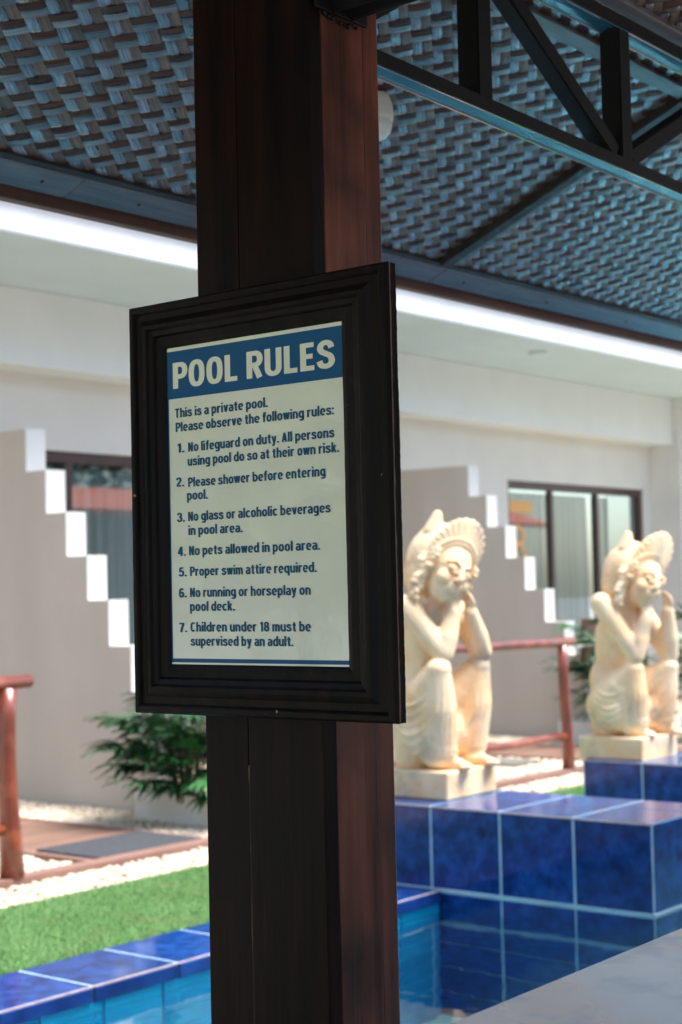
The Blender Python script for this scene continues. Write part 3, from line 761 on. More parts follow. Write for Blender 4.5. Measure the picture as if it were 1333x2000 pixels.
# battens
roofbox('dark_trim', M['darkbatten'], -3.2, 8.0, .002, .018, -.004, .010)
xb_ = -1.5; segs = [-3.2, -1.2, .75, 2.28, 3.62, 5.3, 6.8, 8.0]
for i in range(len(segs)-1):
    roofbox('eave_batten', M['batten'], segs[i]+.001, segs[i+1]-.001, -.075, .001, -.002, .012, .002)
roofbox('rafter_batten', M['darkbatten'], 3.560, 3.600, .018, 3.1, -.004, .022, .002)
roofbox('rafter_batten', M['batten'], 3.601, 3.648, .002, 3.1, -.003, .007)
for xr in (.9, 5.7): roofbox('rafter_batten', M['darkbatten'], xr-.02, xr+.02, .018, 3.1, -.004, .022, .002)
roofbox('cross_batten', M['batten'], -3.2, 3.559, .812, .850, .002, .016, .002)
roofbox('cross_batten', M['batten'], 3.649, 8.0, .812, .850, .002, .016, .002)
roofbox('ridge_board', M['batten'], -3.2, 8.0, .935, .985, .020, .040, .002)
roofbox('ridge_board', M['darkbatten'], -3.2, 8.0, .905, .934, .004, .034, .002)
eb_ = box('eave_board', M['eave'], -3.3, 8.1, Y0+.078, Y0+.108, 2.238, 2.40, parent=rf, bev=.003)
# nails in the eave battens
def nail_bm(x, s, n):
    bm = bmesh.new(); p = Vector(roofpt(x, s, n)); bmesh.ops.create_uvsphere(bm, u_segments=8, v_segments=5, radius=.0045); bmesh.ops.translate(bm, verts=bm.verts, vec=p); return bm
for x in (1.97, 2.19, 2.47, 2.9, 3.3, 3.75, 4.2, 4.7): bm_obj('nail', nail_bm(x, -.037, .0115), M['darkbatten'], rf, True)

# ---- wooden post
PX0, PX1, PY0, PY1 = 1.850, 2.027, 1.537, 1.782
post = empty('wooden_post', (1.94,1.66,0), 'thick dark brown boxed wooden post carrying the framed sign', 'post')
PT = 2.62
ysp = PY0 + (PY1-PY0)*.625
box('board', M['post_shade'], PX0, PX0+.03, ysp+.0007, PY1, 0, PT, parent=post, bev=.002)
box('board', M['post_shade'], PX0, PX0+.03, PY0+.0005, ysp-.0007, 0, PT, parent=post, bev=.002)
box('board', M['post'], PX0+.031, 1.9835, PY0, PY0+.03, 0, PT, parent=post, bev=.0015)
box('corner_strip', M['post'], 1.9845, PX1, PY0+.0016, PY0+.03, 0, PT, parent=post, bev=.003)
box('board', M['post'], PX1-.028, PX1-.0005, PY0+.031, PY1-.031, 0, PT, parent=post)
box('board', M['post'], PX0+.031, PX1, PY1-.030, PY1-.0005, 0, PT, parent=post, bev=.0015)
box('seam_filler', M['crack'], PX0+.0003, PX0+.004, ysp-.0007, ysp+.0007, 0, 1.13, parent=post)
box('core', M['darkbatten'], PX0+.031, PX1-.03, PY0+.031, PY1-.031, 0, PT+.05, parent=post)

# ---- roof truss along the post row
TY = 1.615
tr = empty('roof_truss', (1.94,TY,2.3), 'black steel truss with upright and slanting struts, right of the post', 'truss')
def channel(name, p0, p1, w_, h_, parent, m=None):
    """steel channel open downwards: web on top, two lips"""
    p0, p1 = Vector(p0), Vector(p1); d = (p1-p0).normalized(); s = d.cross(Vector((0,0,1))).normalized(); t = s.cross(d)
    prof = [(-w_/2,-h_/2),(-w_/2,h_/2),(w_/2,h_/2),(w_/2,-h_/2),(w_/2-.006,-h_/2),(w_/2-.0075,-h_/2+.0035),(w_*.12,-h_/2+.0075),(w_*.02,-h_/2+.0055),(-w_*.1,-h_/2+.0085),(-w_/2+.0075,-h_/2+.0035),(-w_/2+.006,-h_/2)]
    bm = bmesh.new(); r = [[bm.verts.new(p + s*a + t*b) for a, b in prof] for p in (p0, p1)]; n = len(prof)
    for i in range(n): bm.faces.new((r[0][i], r[0][(i+1)%n], r[1][(i+1)%n], r[1][i]))
    bm.faces.new(r[0][::-1]); bm.faces.new(r[1]); bmesh.ops.recalc_face_normals(bm, faces=bm.faces)
    bmesh.ops.bevel(bm, geom=[e for e in bm.edges if abs((e.verts[0].co-e.verts[1].co).normalized().dot(d))>.9], offset=.0015, segments=2, affect='EDGES')
    return bm_obj(name, bm, m or M['steel_refl'], parent)
def flange(p0, p1, w_, h_, parent):
    p0, p1 = Vector(p0), Vector(p1); d = (p1-p0).normalized(); s_ = d.cross(Vector((0,0,1))).normalized()
    bar('flange', M['steel'], p0 + s_*(w_/2+.0017), p1 + s_*(w_/2+.0017), .003, h_*.98, parent, bev=.0005)
def chz(x): return 2.304 - (x-2.153)*.0175
channel('lower_chord', (1.90,TY-.002,chz(1.90)-.0125), (7.9,TY-.002,chz(7.9)-.0125), .046, .025, tr)
flange((1.90,TY-.002,chz(1.90)-.0125), (7.9,TY-.002,chz(7.9)-.0125), .046, .025, tr)
channel('upper_chord', (1.90,TY-.004,2.578), (7.9,TY-.004,2.578), .050, .028, tr)
flange((1.90,TY-.004,2.578), (7.9,TY-.004,2.578), .050, .028, tr)
def strut(name, xa, za, xb, zb, w_=.047, y=TY, nm=None): return bar(name, M['steel'], (xa,y,za), (xb,y,zb), w_, w_, tr, Vector((0,1,0)), bev=.003)
strut('upright', 2.425, 2.29, 2.425, 2.568); strut('upright', 2.958, 2.275, 2.958, 2.575)
strut('upright', 3.50, 2.26, 3.50, 2.57); strut('upright', 4.03, 2.25, 4.03, 2.57)
strut('diagonal', 2.47, 2.565, 2.925, 2.300, .038)
strut('diagonal', 2.985, 2.300, 3.475, 2.56, .038); strut('diagonal', 3.53, 2.56, 4.0, 2.28, .042)
strut('diagonal', 1.99, 2.31, 2.395, 2.56, .034)
tr2 = empty('cross_tie', (1.95,1.5,2.36), 'black steel tie running from the post top towards the viewer', 'beam')
channel('tie', (1.925,1.533,2.325), (1.925,-.9,2.335), .052, .050, tr2, M['steel'])
box('cleat', M['steel'], 1.86, 1.99, 1.5285, 1.5345, 2.30, 2.43, parent=tr2, bev=.002)
def weld():
    bm = bmesh.new()
    for k in range(9):
        g = bmesh.ops.create_icosphere(bm, subdivisions=1, radius=random.uniform(.003,.006))
        bmesh.ops.translate(bm, verts=g['verts'], vec=(1.885+.010*k, 1.533, 2.296+random.uniform(-.002,.002)-(.003*math.sin(k/8*PI))))
    bm_obj('weld', bm, M['steel'], tr2, True)
weld()

# ---- round ceiling spotlight behind the post
sp = empty('ceiling_spotlight', (2.44,1.91,2.56), 'round white spotlight on the bamboo ceiling, half hidden behind the post', 'spotlight')
sp.location = (0,0,0)
c0 = Vector(roofpt(2.735, .475, .0)); 
def lathe(name, m, prof, c, ax, parent, seg=28):
    ax = Vector(ax).normalized(); a = ax.orthogonal().normalized(); b = ax.cross(a); bm = bmesh.new(); R_ = []
    for (r_, h_) in prof: R_.append([bm.verts.new(c + ax*h_ + (a*math.cos(2*PI*k/seg)+b*math.sin(2*PI*k/seg))*max(r_,1e-4)) for k in range(seg)])
    for i in range(len(R_)-1):
        for k in range(seg): bm.faces.new((R_[i][k], R_[i][(k+1)%seg], R_[i+1][(k+1)%seg], R_[i+1][k]))
    bmesh.ops.recalc_face_normals(bm, faces=bm.faces); return bm_obj(name, bm, m, parent, smooth=True)
sp.location = c0
lathe('cup', M['lampwhite'], [(.030,-.004),(.034,.004),(.039,.02),(.041,.045),(.040,.055),(.0,.056)], c0, (0,0,-1), sp)
lathe('dome', M['lampdome'], [(.037,.056),(.038,.064),(.034,.080),(.024,.092),(.010,.098),(0,.099)], c0, (0,0,-1), sp)

# ================================================================== FRAMED SIGN
SX = 1.800                      # front plane of the frame
sg = empty('pool_rules_sign', (SX+.025, 1.62, 1.54), 'black wooden framed POOL RULES notice with blue heading hung on the post', 'sign')
OY0, OY1, OZ0, OZ1 = 1.3605, 1.893, 1.210, 1.870      # outer frame
IY0, IY1, IZ0, IZ1 = 1.4590, 1.8235, 1.2885, 1.7975     # visible poster
# moulding profile: (inward fraction, depth from SX)
prof = [(0,.022),(0.012,.0155),(0,.0150),(0.006,.0095),(0,.009),(0,.004),(.04,.0),(.14,.0),(.18,.003),(.20,.006),(.34,.006),(.40,.0035),(.47,.001),(.55,.0015),(.60,.006),(.70,.0085),(.74,.013),(.90,.0145),(.96,.0165),(1,.0185)]
def rail(side, name='frame_rail'):
    c = {'L':((OY1,OZ0),(OY1,OZ1),(IY1,IZ0),(IY1,IZ1)), 'R':((OY0,OZ1),(OY0,OZ0),(IY0,IZ1),(IY0,IZ0)),
         'T':((OY1,OZ1),(OY0,OZ1),(IY1,IZ1),(IY0,IZ1)), 'B':((OY0,OZ0),(OY1,OZ0),(IY0,IZ0),(IY1,IZ0))}[side]
    bm = bmesh.new(); N = 24; rows = []
    for (t, d) in prof:
        a = Vector((SX+d, c[0][0]+(c[2][0]-c[0][0])*t, c[0][1]+(c[2][1]-c[0][1])*t)); b = Vector((SX+d, c[1][0]+(c[3][0]-c[1][0])*t, c[1][1]+(c[3][1]-c[1][1])*t))
        row = []
        for k in range(N+1):
            p = a.lerp(b, k/N); 
            if 0 < k < N: p.x += random.uniform(-.00035,.00035)
            row.append(bm.verts.new(p))
        rows.append(row)
    for i in range(len(rows)-1):
        for k in range(N): bm.faces.new((rows[i][k], rows[i][k+1], rows[i+1][k+1], rows[i+1][k]))
    # back
    bmesh.ops.recalc_face_normals(bm, faces=bm.faces)
    o = bm_obj(name, bm, M['frame'], sg, smooth=False)
    md = o.modifiers.new('b', 'BEVEL'); md.width = .0012; md.segments = 2; md.limit_method = 'ANGLE'; md.angle_limit = math.radians(25)
    return o
for s_ in 'LRTB': rail(s_)
box('hanging_cleat', M['rawedge'], SX+.0365, SX+.0498, 1.56, 1.76, 1.62, 1.70, parent=sg)
box('frame_back', M['frame'], SX+.0225, SX+.027, OY0+.006, OY1-.002, OZ0+.002, OZ1-.002, parent=sg)
# paler bead along the right front edge of the frame
bm = bmesh.new(); N = 60; prev = None
for k in range(N+1):
    z = OZ0 + (OZ1-OZ0)*k/N; wv_ = random.uniform(.0009,.0020)
    q = [bm.verts.new((SX+.0065, OY0-.0010, z)), bm.verts.new((SX+.0065+wv_*1.6, OY0-.0010, z)), bm.verts.new((SX+.0065+wv_*1.6, OY0+.002, z)), bm.verts.new((SX+.0065, OY0+.002, z))]
    if prev:
        for i in range(4): bm.faces.new((prev[i], prev[(i+1)%4], q[(i+1)%4], q[i]))
    prev = q
bmesh.ops.recalc_face_normals(bm, faces=bm.faces); bm_obj('pale_bead', bm, M['pale'], sg)
# rough backing board with uneven right edge
def rough_board():
    bm = bmesh.new(); nz_, nx_ = 120, 6; z0, z1 = OZ0+.012, OZ1-.002
    grid = []
    for i in range(nz_+1):
        z = z0 + (z1-z0)*i/nz_; base = .0015*math.sin(z*11)+.0010*math.sin(z*37+1)
        grid.append([bm.verts.new((SX+.0275+.0085*j/nx_, OY0+.0095+base*.35+random.uniform(-.00035,.00035)-(.0006 if j in (2,3,4) else 0), z)) for j in range(nx_+1)])
    for i in range(nz_):
        for j in range(nx_): bm.faces.new((grid[i][j], grid[i][j+1], grid[i+1][j+1], grid[i+1][j]))
    bk = [bm.verts.new((SX+.0275, OY1-.004, z0)), bm.verts.new((SX+.036, OY1-.004, z0)), bm.verts.new((SX+.036, OY1-.004, z1)), bm.verts.new((SX+.0275, OY1-.004, z1))]
    bm.faces.new(bk)
    bm.faces.new([grid[i][0] for i in range(nz_+1)][::-1] + [bk[0], bk[3]][0:1] + [bk[3]])
    bm.faces.new([grid[i][-1] for i in range(nz_+1)] + [bk[2], bk[1]])
    bm.faces.new(list(grid[0]) + [bk[1], bk[0]]); bm.faces.new(list(grid[-1])[::-1] + [bk[3], bk[2]])
    bmesh.ops.recalc_face_normals(bm, faces=bm.faces); bm_obj('backing_board', bm, M['rawedge'], sg)
rough_board()
def screw(y, z, d=.002):
    bm = bmesh.new(); bmesh.ops.create_cone(bm, cap_ends=True, segments=14, radius1=.0028, radius2=.0022, depth=.0015)
    bmesh.ops.rotate(bm, verts=bm.verts, cent=(0,0,0), matrix=Matrix.Rotation(-PI/2,3,'Y')); bmesh.ops.translate(bm, verts=bm.verts, vec=(SX+d-.0005, y, z))
    bm_obj('screw', bm, M['screw'], sg, True)
screw(1.8835,1.562,.0005); screw(1.380,1.565,.0065); screw(1.585,1.221,.0005)
# small flecks of dust and chipped stain on the frame
bm = bmesh.new(); RF = random.Random(4)
for k in range(26):
    side_ = RF.random()
    if side_ < .7: yy_, zz_ = RF.uniform(OY0+.03, OY1-.03), RF.uniform(OZ0+.004, OZ0+.072)
    else: yy_, zz_ = RF.uniform(OY0+.004, OY0+.09), RF.uniform(OZ0+.05, OZ1-.05)
    t_ = (zz_-OZ0)/.0785 if side_ < .7 else (yy_-OY0)/.107
    d_ = 0
    for (ta, da), (tb, db) in zip(prof[:-1], prof[1:]):
        if ta <= t_ <= tb and tb > ta: d_ = da+(db-da)*(t_-ta)/(tb-ta)
    g = bmesh.ops.create_icosphere(bm, subdivisions=1, radius=RF.uniform(.0004,.0010)); bmesh.ops.translate(bm, verts=g['verts'], vec=(SX+d_, yy_, zz_))
fl = bm_obj('dust_flecks', bm, M['pale'], sg, True); fl['kind'] = 'stuff'
# poster
PXX = SX+.0195
pst = box('poster', M['paper'], PXX, PXX+.0015, IY0-.003, IY1+.001, IZ0-.003, IZ1+.001, parent=sg)
so = _wl(sg)
def plate(name, m, y0, y1, z0, z1, lift):
    me = npmesh(name, [(PXX-lift-so.x, y-so.y, z-so.z) for y, z in ((y1,z0),(y0,z0),(y0,z1),(y1,z1))], [(0,1,2,3)]); return link(name, me, m, pst)
HT, HB = 1.7915, 1.7146
plate('heading_band', M['blue'], IY0, IY1+.0002, HB, HT, .0004)
plate('bottom_band', M['blue'], IY0, IY1-.0022, IZ0+.0030, IZ0+.0092, .0004)
plate('side_band', M['blue'], IY1-.0022, IY1+.0006, IZ0+.0030, HB, .0004)
# lettering: positions measured on the sign plane
import_cam = (EYE, fw, r2, u2)
def _arc(cx, cy, rx, ry, a0, a1, n=14, e=0.86):
    P = []
    for i in range(n+1):
        a = math.radians(a0+(a1-a0)*i/n); c, s_ = math.cos(a), math.sin(a)
        P.append((cx+rx*math.copysign(abs(c)**e, c), cy+ry*math.copysign(abs(s_)**e, s_)))
    return P
def _spl(pts, n=5):
    P = [pts[0]] + list(pts) + [pts[-1]]; out = []
    for i in range(1, len(P)-2):
        for k in range(n):
            t = k/n; a, b, c, d = P[i-1], P[i], P[i+1], P[i+2]
            out.append(tuple(.5*((2*b[q])+(-a[q]+c[q])*t+(2*a[q]-5*b[q]+4*c[q]-d[q])*t*t+(-a[q]+3*b[q]-3*c[q]+d[q])*t**3) for q in (0,1)))
    return out + [pts[-1]]
XH = .74
_n = lambda x0, x1: _arc((x0+x1)/2, .46, (x1-x0)/2, .20, 180, 0) + [(x1, 0)]
GL = {
 'o': ([_arc(.27,.37,.18,.295,0,360,28)], .54), 'c': ([_arc(.27,.37,.18,.295,42,318,22)], .49), 'e': ([_arc(.27,.37,.18,.295,-2,318,24), [(.11,.365,.6),(.44,.365,.6)]], .53),
 'n': ([[(.09,0),(.09,XH)], _n(.09,.43)], .52), 'h': ([[(.09,0),(.09,1.03)], _n(.09,.43)], .52), 'm': ([[(.09,0),(.09,XH)], _n(.09,.38), _n(.38,.67)], .76),
 'u': ([[(.09,XH),(.09,.30)] + _arc(.26,.28,.17,.205,180,360), [(.43,XH),(.43,0)]], .52), 'r': ([[(.09,0),(.09,XH)], _arc(.27,.44,.18,.22,180,62,9)], .38),
 'i': ([[(.09,0),(.09,XH)], [(.09,.87),(.09,1.03)]], .18), 'l': ([[(.09,0),(.09,1.03)]], .18),
 'a': ([_arc(.24,.49,.175,.175,150,0,10)+[(.415,0)], [(.415,.42)]+_arc(.25,.235,.165,.165,90,270,12)+[(.33,.09),(.415,.17)]], .50),
 's': ([_spl([(.42,.53),(.37,.625),(.25,.665),(.13,.63),(.09,.54),(.14,.45),(.25,.395),(.36,.335),(.42,.22),(.37,.11),(.25,.075),(.11,.11),(.06,.22)])], .50),
 'b': ([[(.09,0),(.09,1.03)], _arc(.27,.37,.18,.295,0,360,28)], .54), 'd': ([[(.45,0),(.45,1.03)], _arc(.27,.37,.18,.295,0,360,28)], .54),
 'p': ([[(.09,-.28),(.09,XH)], _arc(.27,.37,.18,.295,0,360,28)], .54), 'q': ([[(.45,-.28),(.45,XH)], _arc(.27,.37,.18,.295,0,360,28)], .54),
 'g': ([[(.45,XH),(.45,-.06)]+_arc(.27,-.06,.18,.135,0,-155,12), _arc(.27,.38,.18,.285,0,360,28)], .54),
 't': ([[(.19,.94),(.19,.20)]+_arc(.31,.19,.12,.115,180,275,7)+[(.37,.08)], [(.03,.665),(.36,.665)]], .38), 'f': ([[(.17,0),(.17,.82)]+_arc(.30,.82,.13,.135,180,88,7)+[(.36,.95)], [(.02,.665),(.34,.665)]], .35),
 'v': ([[(.075,XH),(.245,.02)], [(.415,XH),(.245,.02)]], .49), 'w': ([[(.07,XH),(.19,.02)],[(.33,XH),(.19,.02)],[(.33,XH),(.47,.02)],[(.59,XH),(.47,.02)]], .66),
 'y': ([[(.075,XH),(.255,.04)], [(.415,XH),(.23,-.10),(.16,-.19),(.04,-.20)]], .49), 'k': ([[(.09,0),(.09,1.03)], [(.40,XH),(.12,.31)], [(.22,.44),(.42,0)]], .50),
 '.': ([[(.09,0),(.09,.17)]], .18), ':': ([[(.09,0),(.09,.17)],[(.09,.52),(.09,.69)]], .18), ' ': ([], .17),
 'P': ([[(.10,0),(.10,1)], [(.10,.915),(.28,.915)]+_arc(.28,.685,.19,.23,88,-88,12)+[(.28,.455),(.10,.455)]], .54),
 'R': ([[(.10,0),(.10,1)], [(.10,.915),(.29,.915)]+_arc(.29,.70,.19,.215,88,-88,12)+[(.29,.485),(.10,.485)], [(.29,.47),(.47,0)]], .57),
 'O': ([_arc(.30,.5,.205,.425,0,360,34,.80)], .60), 'C': ([_arc(.30,.5,.205,.425,48,312,28,.80)], .57), 'L': ([[(.10,0),(.10,1)], [(.10,.085),(.46,.085)]], .48),
 'U': ([[(.10,1),(.10,.32)]+_arc(.30,.32,.20,.245,180,360,16)+[(.50,1)]], .60), 'E': ([[(.10,0),(.10,1)], [(.10,.915),(.47,.915)], [(.10,.51),(.43,.51)], [(.10,.085),(.48,.085)]], .50),
 'S': ([_spl([(.48,.72),(.43,.86),(.29,.92),(.15,.86),(.10,.73),(.15,.61),(.29,.52),(.43,.43),(.49,.27),(.43,.13),(.29,.075),(.13,.13),(.07,.28)],6)], .57),
 'T': ([[(.26,0),(.26,1)], [(.02,.915),(.50,.915)]], .52), 'N': ([[(.10,0),(.10,1)], [(.47,0),(.47,1)], [(.11,.97),(.46,.03)]], .57), 'A': ([[(.09,0),(.28,.98)], [(.47,0),(.28,.98)], [(.15,.27),(.41,.27)]], .56),
 '1': ([[(.26,0),(.26,1)], [(.08,.78),(.20,.86),(.25,.96)]], .37), '2': ([_spl([(.08,.70),(.13,.87),(.26,.92),(.40,.87),(.44,.71),(.37,.53),(.22,.33),(.10,.11)]), [(.04,.085),(.50,.085)]], .53),
 '3': ([_spl([(.08,.75),(.14,.88),(.26,.92),(.38,.87),(.42,.73),(.36,.59),(.22,.53)]), _spl([(.22,.53),(.38,.46),(.44,.29),(.38,.13),(.25,.075),(.12,.13),(.06,.28)])], .52),
 '4': ([[(.37,0),(.37,1)], [(.36,.96),(.10,.33)], [(.03,.285),(.52,.285)]], .53), '5': ([[(.10,.915),(.46,.915)], [(.13,.94),(.11,.46)], _spl([(.11,.50),(.25,.59),(.40,.52),(.45,.32),(.38,.13),(.25,.075),(.12,.12),(.06,.25)])], .53),
 '6': ([_arc(.27,.31,.18,.235,0,360,24), _spl([(.43,.80),(.36,.90),(.26,.925),(.14,.83),(.09,.60),(.09,.32)])], .54), '7': ([[(.03,.915),(.48,.915)], [(.43,.90),(.29,.5),(.20,0)]], .50),
 '8': ([_arc(.27,.72,.155,.20,0,360,24), _arc(.27,.285,.185,.21,0,360,24)], .54),
}
def text_line(body, y_left, y_right, z_base, cap, m, wd, lift=.0006):
    V, F, x = [], [], 0.0; lay = 0
    hw, sp = wd/2, .085
    for ch in body:
        strokes, adv = GL[ch]
        for st in strokes:
            k = len(st[0]) > 2; h_ = hw*(st[0][2] if k else 1); pts = [(x+p[0], p[1]) for p in st]; n = len(pts); L_ = []
            closed = math.hypot(pts[0][0]-pts[-1][0], pts[0][1]-pts[-1][1]) < 1e-4 and n > 6
            for i in range(n):
                a = pts[i-1] if i else (pts[-2] if closed else pts[0]); b = pts[i+1] if i < n-1 else (pts[1] if closed else pts[-1])
                dx, dy = b[0]-a[0], b[1]-a[1]; q = math.hypot(dx, dy) or 1; nx, ny = -dy/q, dx/q
                mit = 1.0
                if 0 < i < n-1:
                    ux, uy = pts[i][0]-a[0], pts[i][1]-a[1]; ul = math.hypot(ux, uy) or 1; mit = min(1.4, 1/max(.5, abs((-uy*nx+ux*ny)/ul)))
                # horizontal parts a little thinner than the stems
                th = h_*mit*(.86+.14*abs(nx))
                L_.append(((pts[i][0]+nx*th, pts[i][1]+ny*th), (pts[i][0]-nx*th, pts[i][1]-ny*th)))
            b0 = len(V); lay = (lay+1) % 4
            for l_, r_ in L_: V += [(l_[0], l_[1], lay), (r_[0], r_[1], lay)]
            F += [(b0+2*i, b0+2*i+1, b0+2*i+3, b0+2*i+2) for i in range(n-1)]
        x += adv + (sp if ch != ' ' else sp*.9)
    V = np.array(V); x0, x1 = V[:,0].min(), V[:,0].max(); sx = (y_left-y_right)/(x1-x0)
    W_ = np.stack([PXX-lift-V[:,2]*.00003-so.x, y_left-(V[:,0]-x0)*sx-so.y, z_base+V[:,1]*cap-so.z],1)
    return link('text_line', npmesh('text_line', W_, F), m, pst)
LINES = [
    ('POOL RULES', 1.8107, 1.4733, 1.7308, 0.0420, 'h', 0.205),
    ('This is a private pool.', 1.8071, 1.6083, 1.6837, 0.0148, 'b', 0.20),
    ('Please observe the following rules:', 1.8066, 1.4776, 1.6609, 0.0148, 'b', 0.20),
    ('1.', 1.8037, 1.7878, 1.6271, 0.0148, 'b', 0.20),
    ('No lifeguard on duty. All persons', 1.7794, 1.4776, 1.6271, 0.0148, 'b', 0.20),
    ('using pool do so at their own risk.', 1.7810, 1.4693, 1.6045, 0.0148, 'b', 0.20),
    ('2.', 1.8076, 1.7897, 1.5725, 0.0148, 'b', 0.20),
    ('Please shower before entering', 1.7807, 1.4955, 1.5708, 0.0148, 'b', 0.20),
    ('pool.', 1.7839, 1.7382, 1.5499, 0.0148, 'b', 0.20),
    ('3.', 1.8074, 1.7895, 1.5158, 0.0148, 'b', 0.20),
    ('No glass or alcoholic beverages', 1.7821, 1.4880, 1.5162, 0.0148, 'b', 0.20),
    ('in pool area.', 1.7821, 1.6651, 1.4939, 0.0148, 'b', 0.20),
    ('4.', 1.8066, 1.7887, 1.4612, 0.0148, 'b', 0.20),
    ('No pets allowed in pool area.', 1.7814, 1.5100, 1.4616, 0.0148, 'b', 0.20),
    ('5.', 1.8053, 1.7879, 1.4284, 0.0148, 'b', 0.20),
    ('Proper swim attire required.', 1.7801, 1.5173, 1.4287, 0.0148, 'b', 0.20),
    ('6.', 1.8056, 1.7882, 1.3949, 0.0148, 'b', 0.20),
    ('No running or horseplay on', 1.7809, 1.5301, 1.3951, 0.0148, 'b', 0.20),
    ('pool deck.', 1.7815, 1.6846, 1.3729, 0.0148, 'b', 0.20),
    ('7.', 1.8059, 1.7886, 1.3396, 0.0148, 'b', 0.20),
    ('Children under 18 must be', 1.7812, 1.5307, 1.3404, 0.0148, 'b', 0.20),
    ('supervised by an adult.', 1.7818, 1.5665, 1.3181, 0.0148, 'b', 0.20),
]
for (body, yl, yr, zb, cap, kind, bold) in LINES:
    text_line(body, yl, yr, zb, cap, M['paper'] if kind == 'h' else M['ink'], bold)

# ================================================================== STATUES
def prim_sphere(bm, c, r, rot=None):
    g = bmesh.ops.create_icosphere(bm, subdivisions=3 if max(r) > .03 else 2, radius=1.0)
    for v in g['verts']:
        p = Vector((v.co.x*r[0], v.co.y*r[1], v.co.z*r[2]))
        if rot is not None: p = rot @ p
        v.co = p + Vector(c)
def prim_cap(bm, p0, p1, r0, r1, flat=None, seg=14):
    p0, p1 = Vector(p0), Vector(p1); d = p1-p0; L_ = d.length
    if L_ < 1e-6: return
    q = d.normalized().to_track_quat('Z','Y').to_matrix()
    rings = []
    N = 5
    prof_ = []
    for i in range(N+1):
        a = -PI/2 + (PI/2)*i/N; prof_.append((r0*math.cos(a), r0*math.sin(a)))
    for i in range(N+1):
        a = (PI/2)*i/N; prof_.append((r1*math.cos(a), L_ + r1*math.sin(a)))
    for (r_, h_) in prof_:
        rings.append([bm.verts.new(p0 + q @ Vector((max(r_,1e-4)*math.cos(2*PI*k/seg), max(r_,1e-4)*math.sin(2*PI*k/seg), h_))) for k in range(seg)])
    for i in range(len(rings)-1):
        for k in range(seg): bm.faces.new((rings[i][k], rings[i][(k+1)%seg], rings[i+1][(k+1)%seg], rings[i+1][k]))
    bm.faces.new(rings[0][::-1]); bm.faces.new(rings[-1])
def chain(bm, pts):
    for (a, ra), (b, rb) in zip(pts[:-1], pts[1:]): prim_cap(bm, a, b, ra, rb)
def ring(bm, c, axis, R_, r_, n=20, ell=1.0, a0=0, a1=2*PI):
    axis = Vector(axis).normalized(); a = axis.orthogonal().normalized(); b = axis.cross(a); P = []
    for k in range(n+1):
        t = a0+(a1-a0)*k/n; P.append(Vector(c) + a*math.cos(t)*R_ + b*math.sin(t)*R_*ell)
    for k in range(n): prim_cap(bm, P[k], P[k+1], r_, r_, seg=8)
def remesh(bm, name, vox, smooth_it=3, fac=.5):
    me = bpy.data.meshes.new(name); bm.to_mesh(me); bm.free()
    o = bpy.data.objects.new(name, me); COL.objects.link(o)
    md = o.modifiers.new('r', 'REMESH'); md.mode = 'VOXEL'; md.voxel_size = vox; md.adaptivity = 0
    md2 = o.modifiers.new('s', 'SMOOTH'); md2.iterations = smooth_it; md2.factor = fac
    dg = bpy.context.evaluated_depsgraph_get(); out = bpy.data.meshes.new_from_object(o.evaluated_get(dg))
    bpy.data.objects.remove(o)
    for p in out.polygons: p.use_smooth = True
    out.name = name
    return out
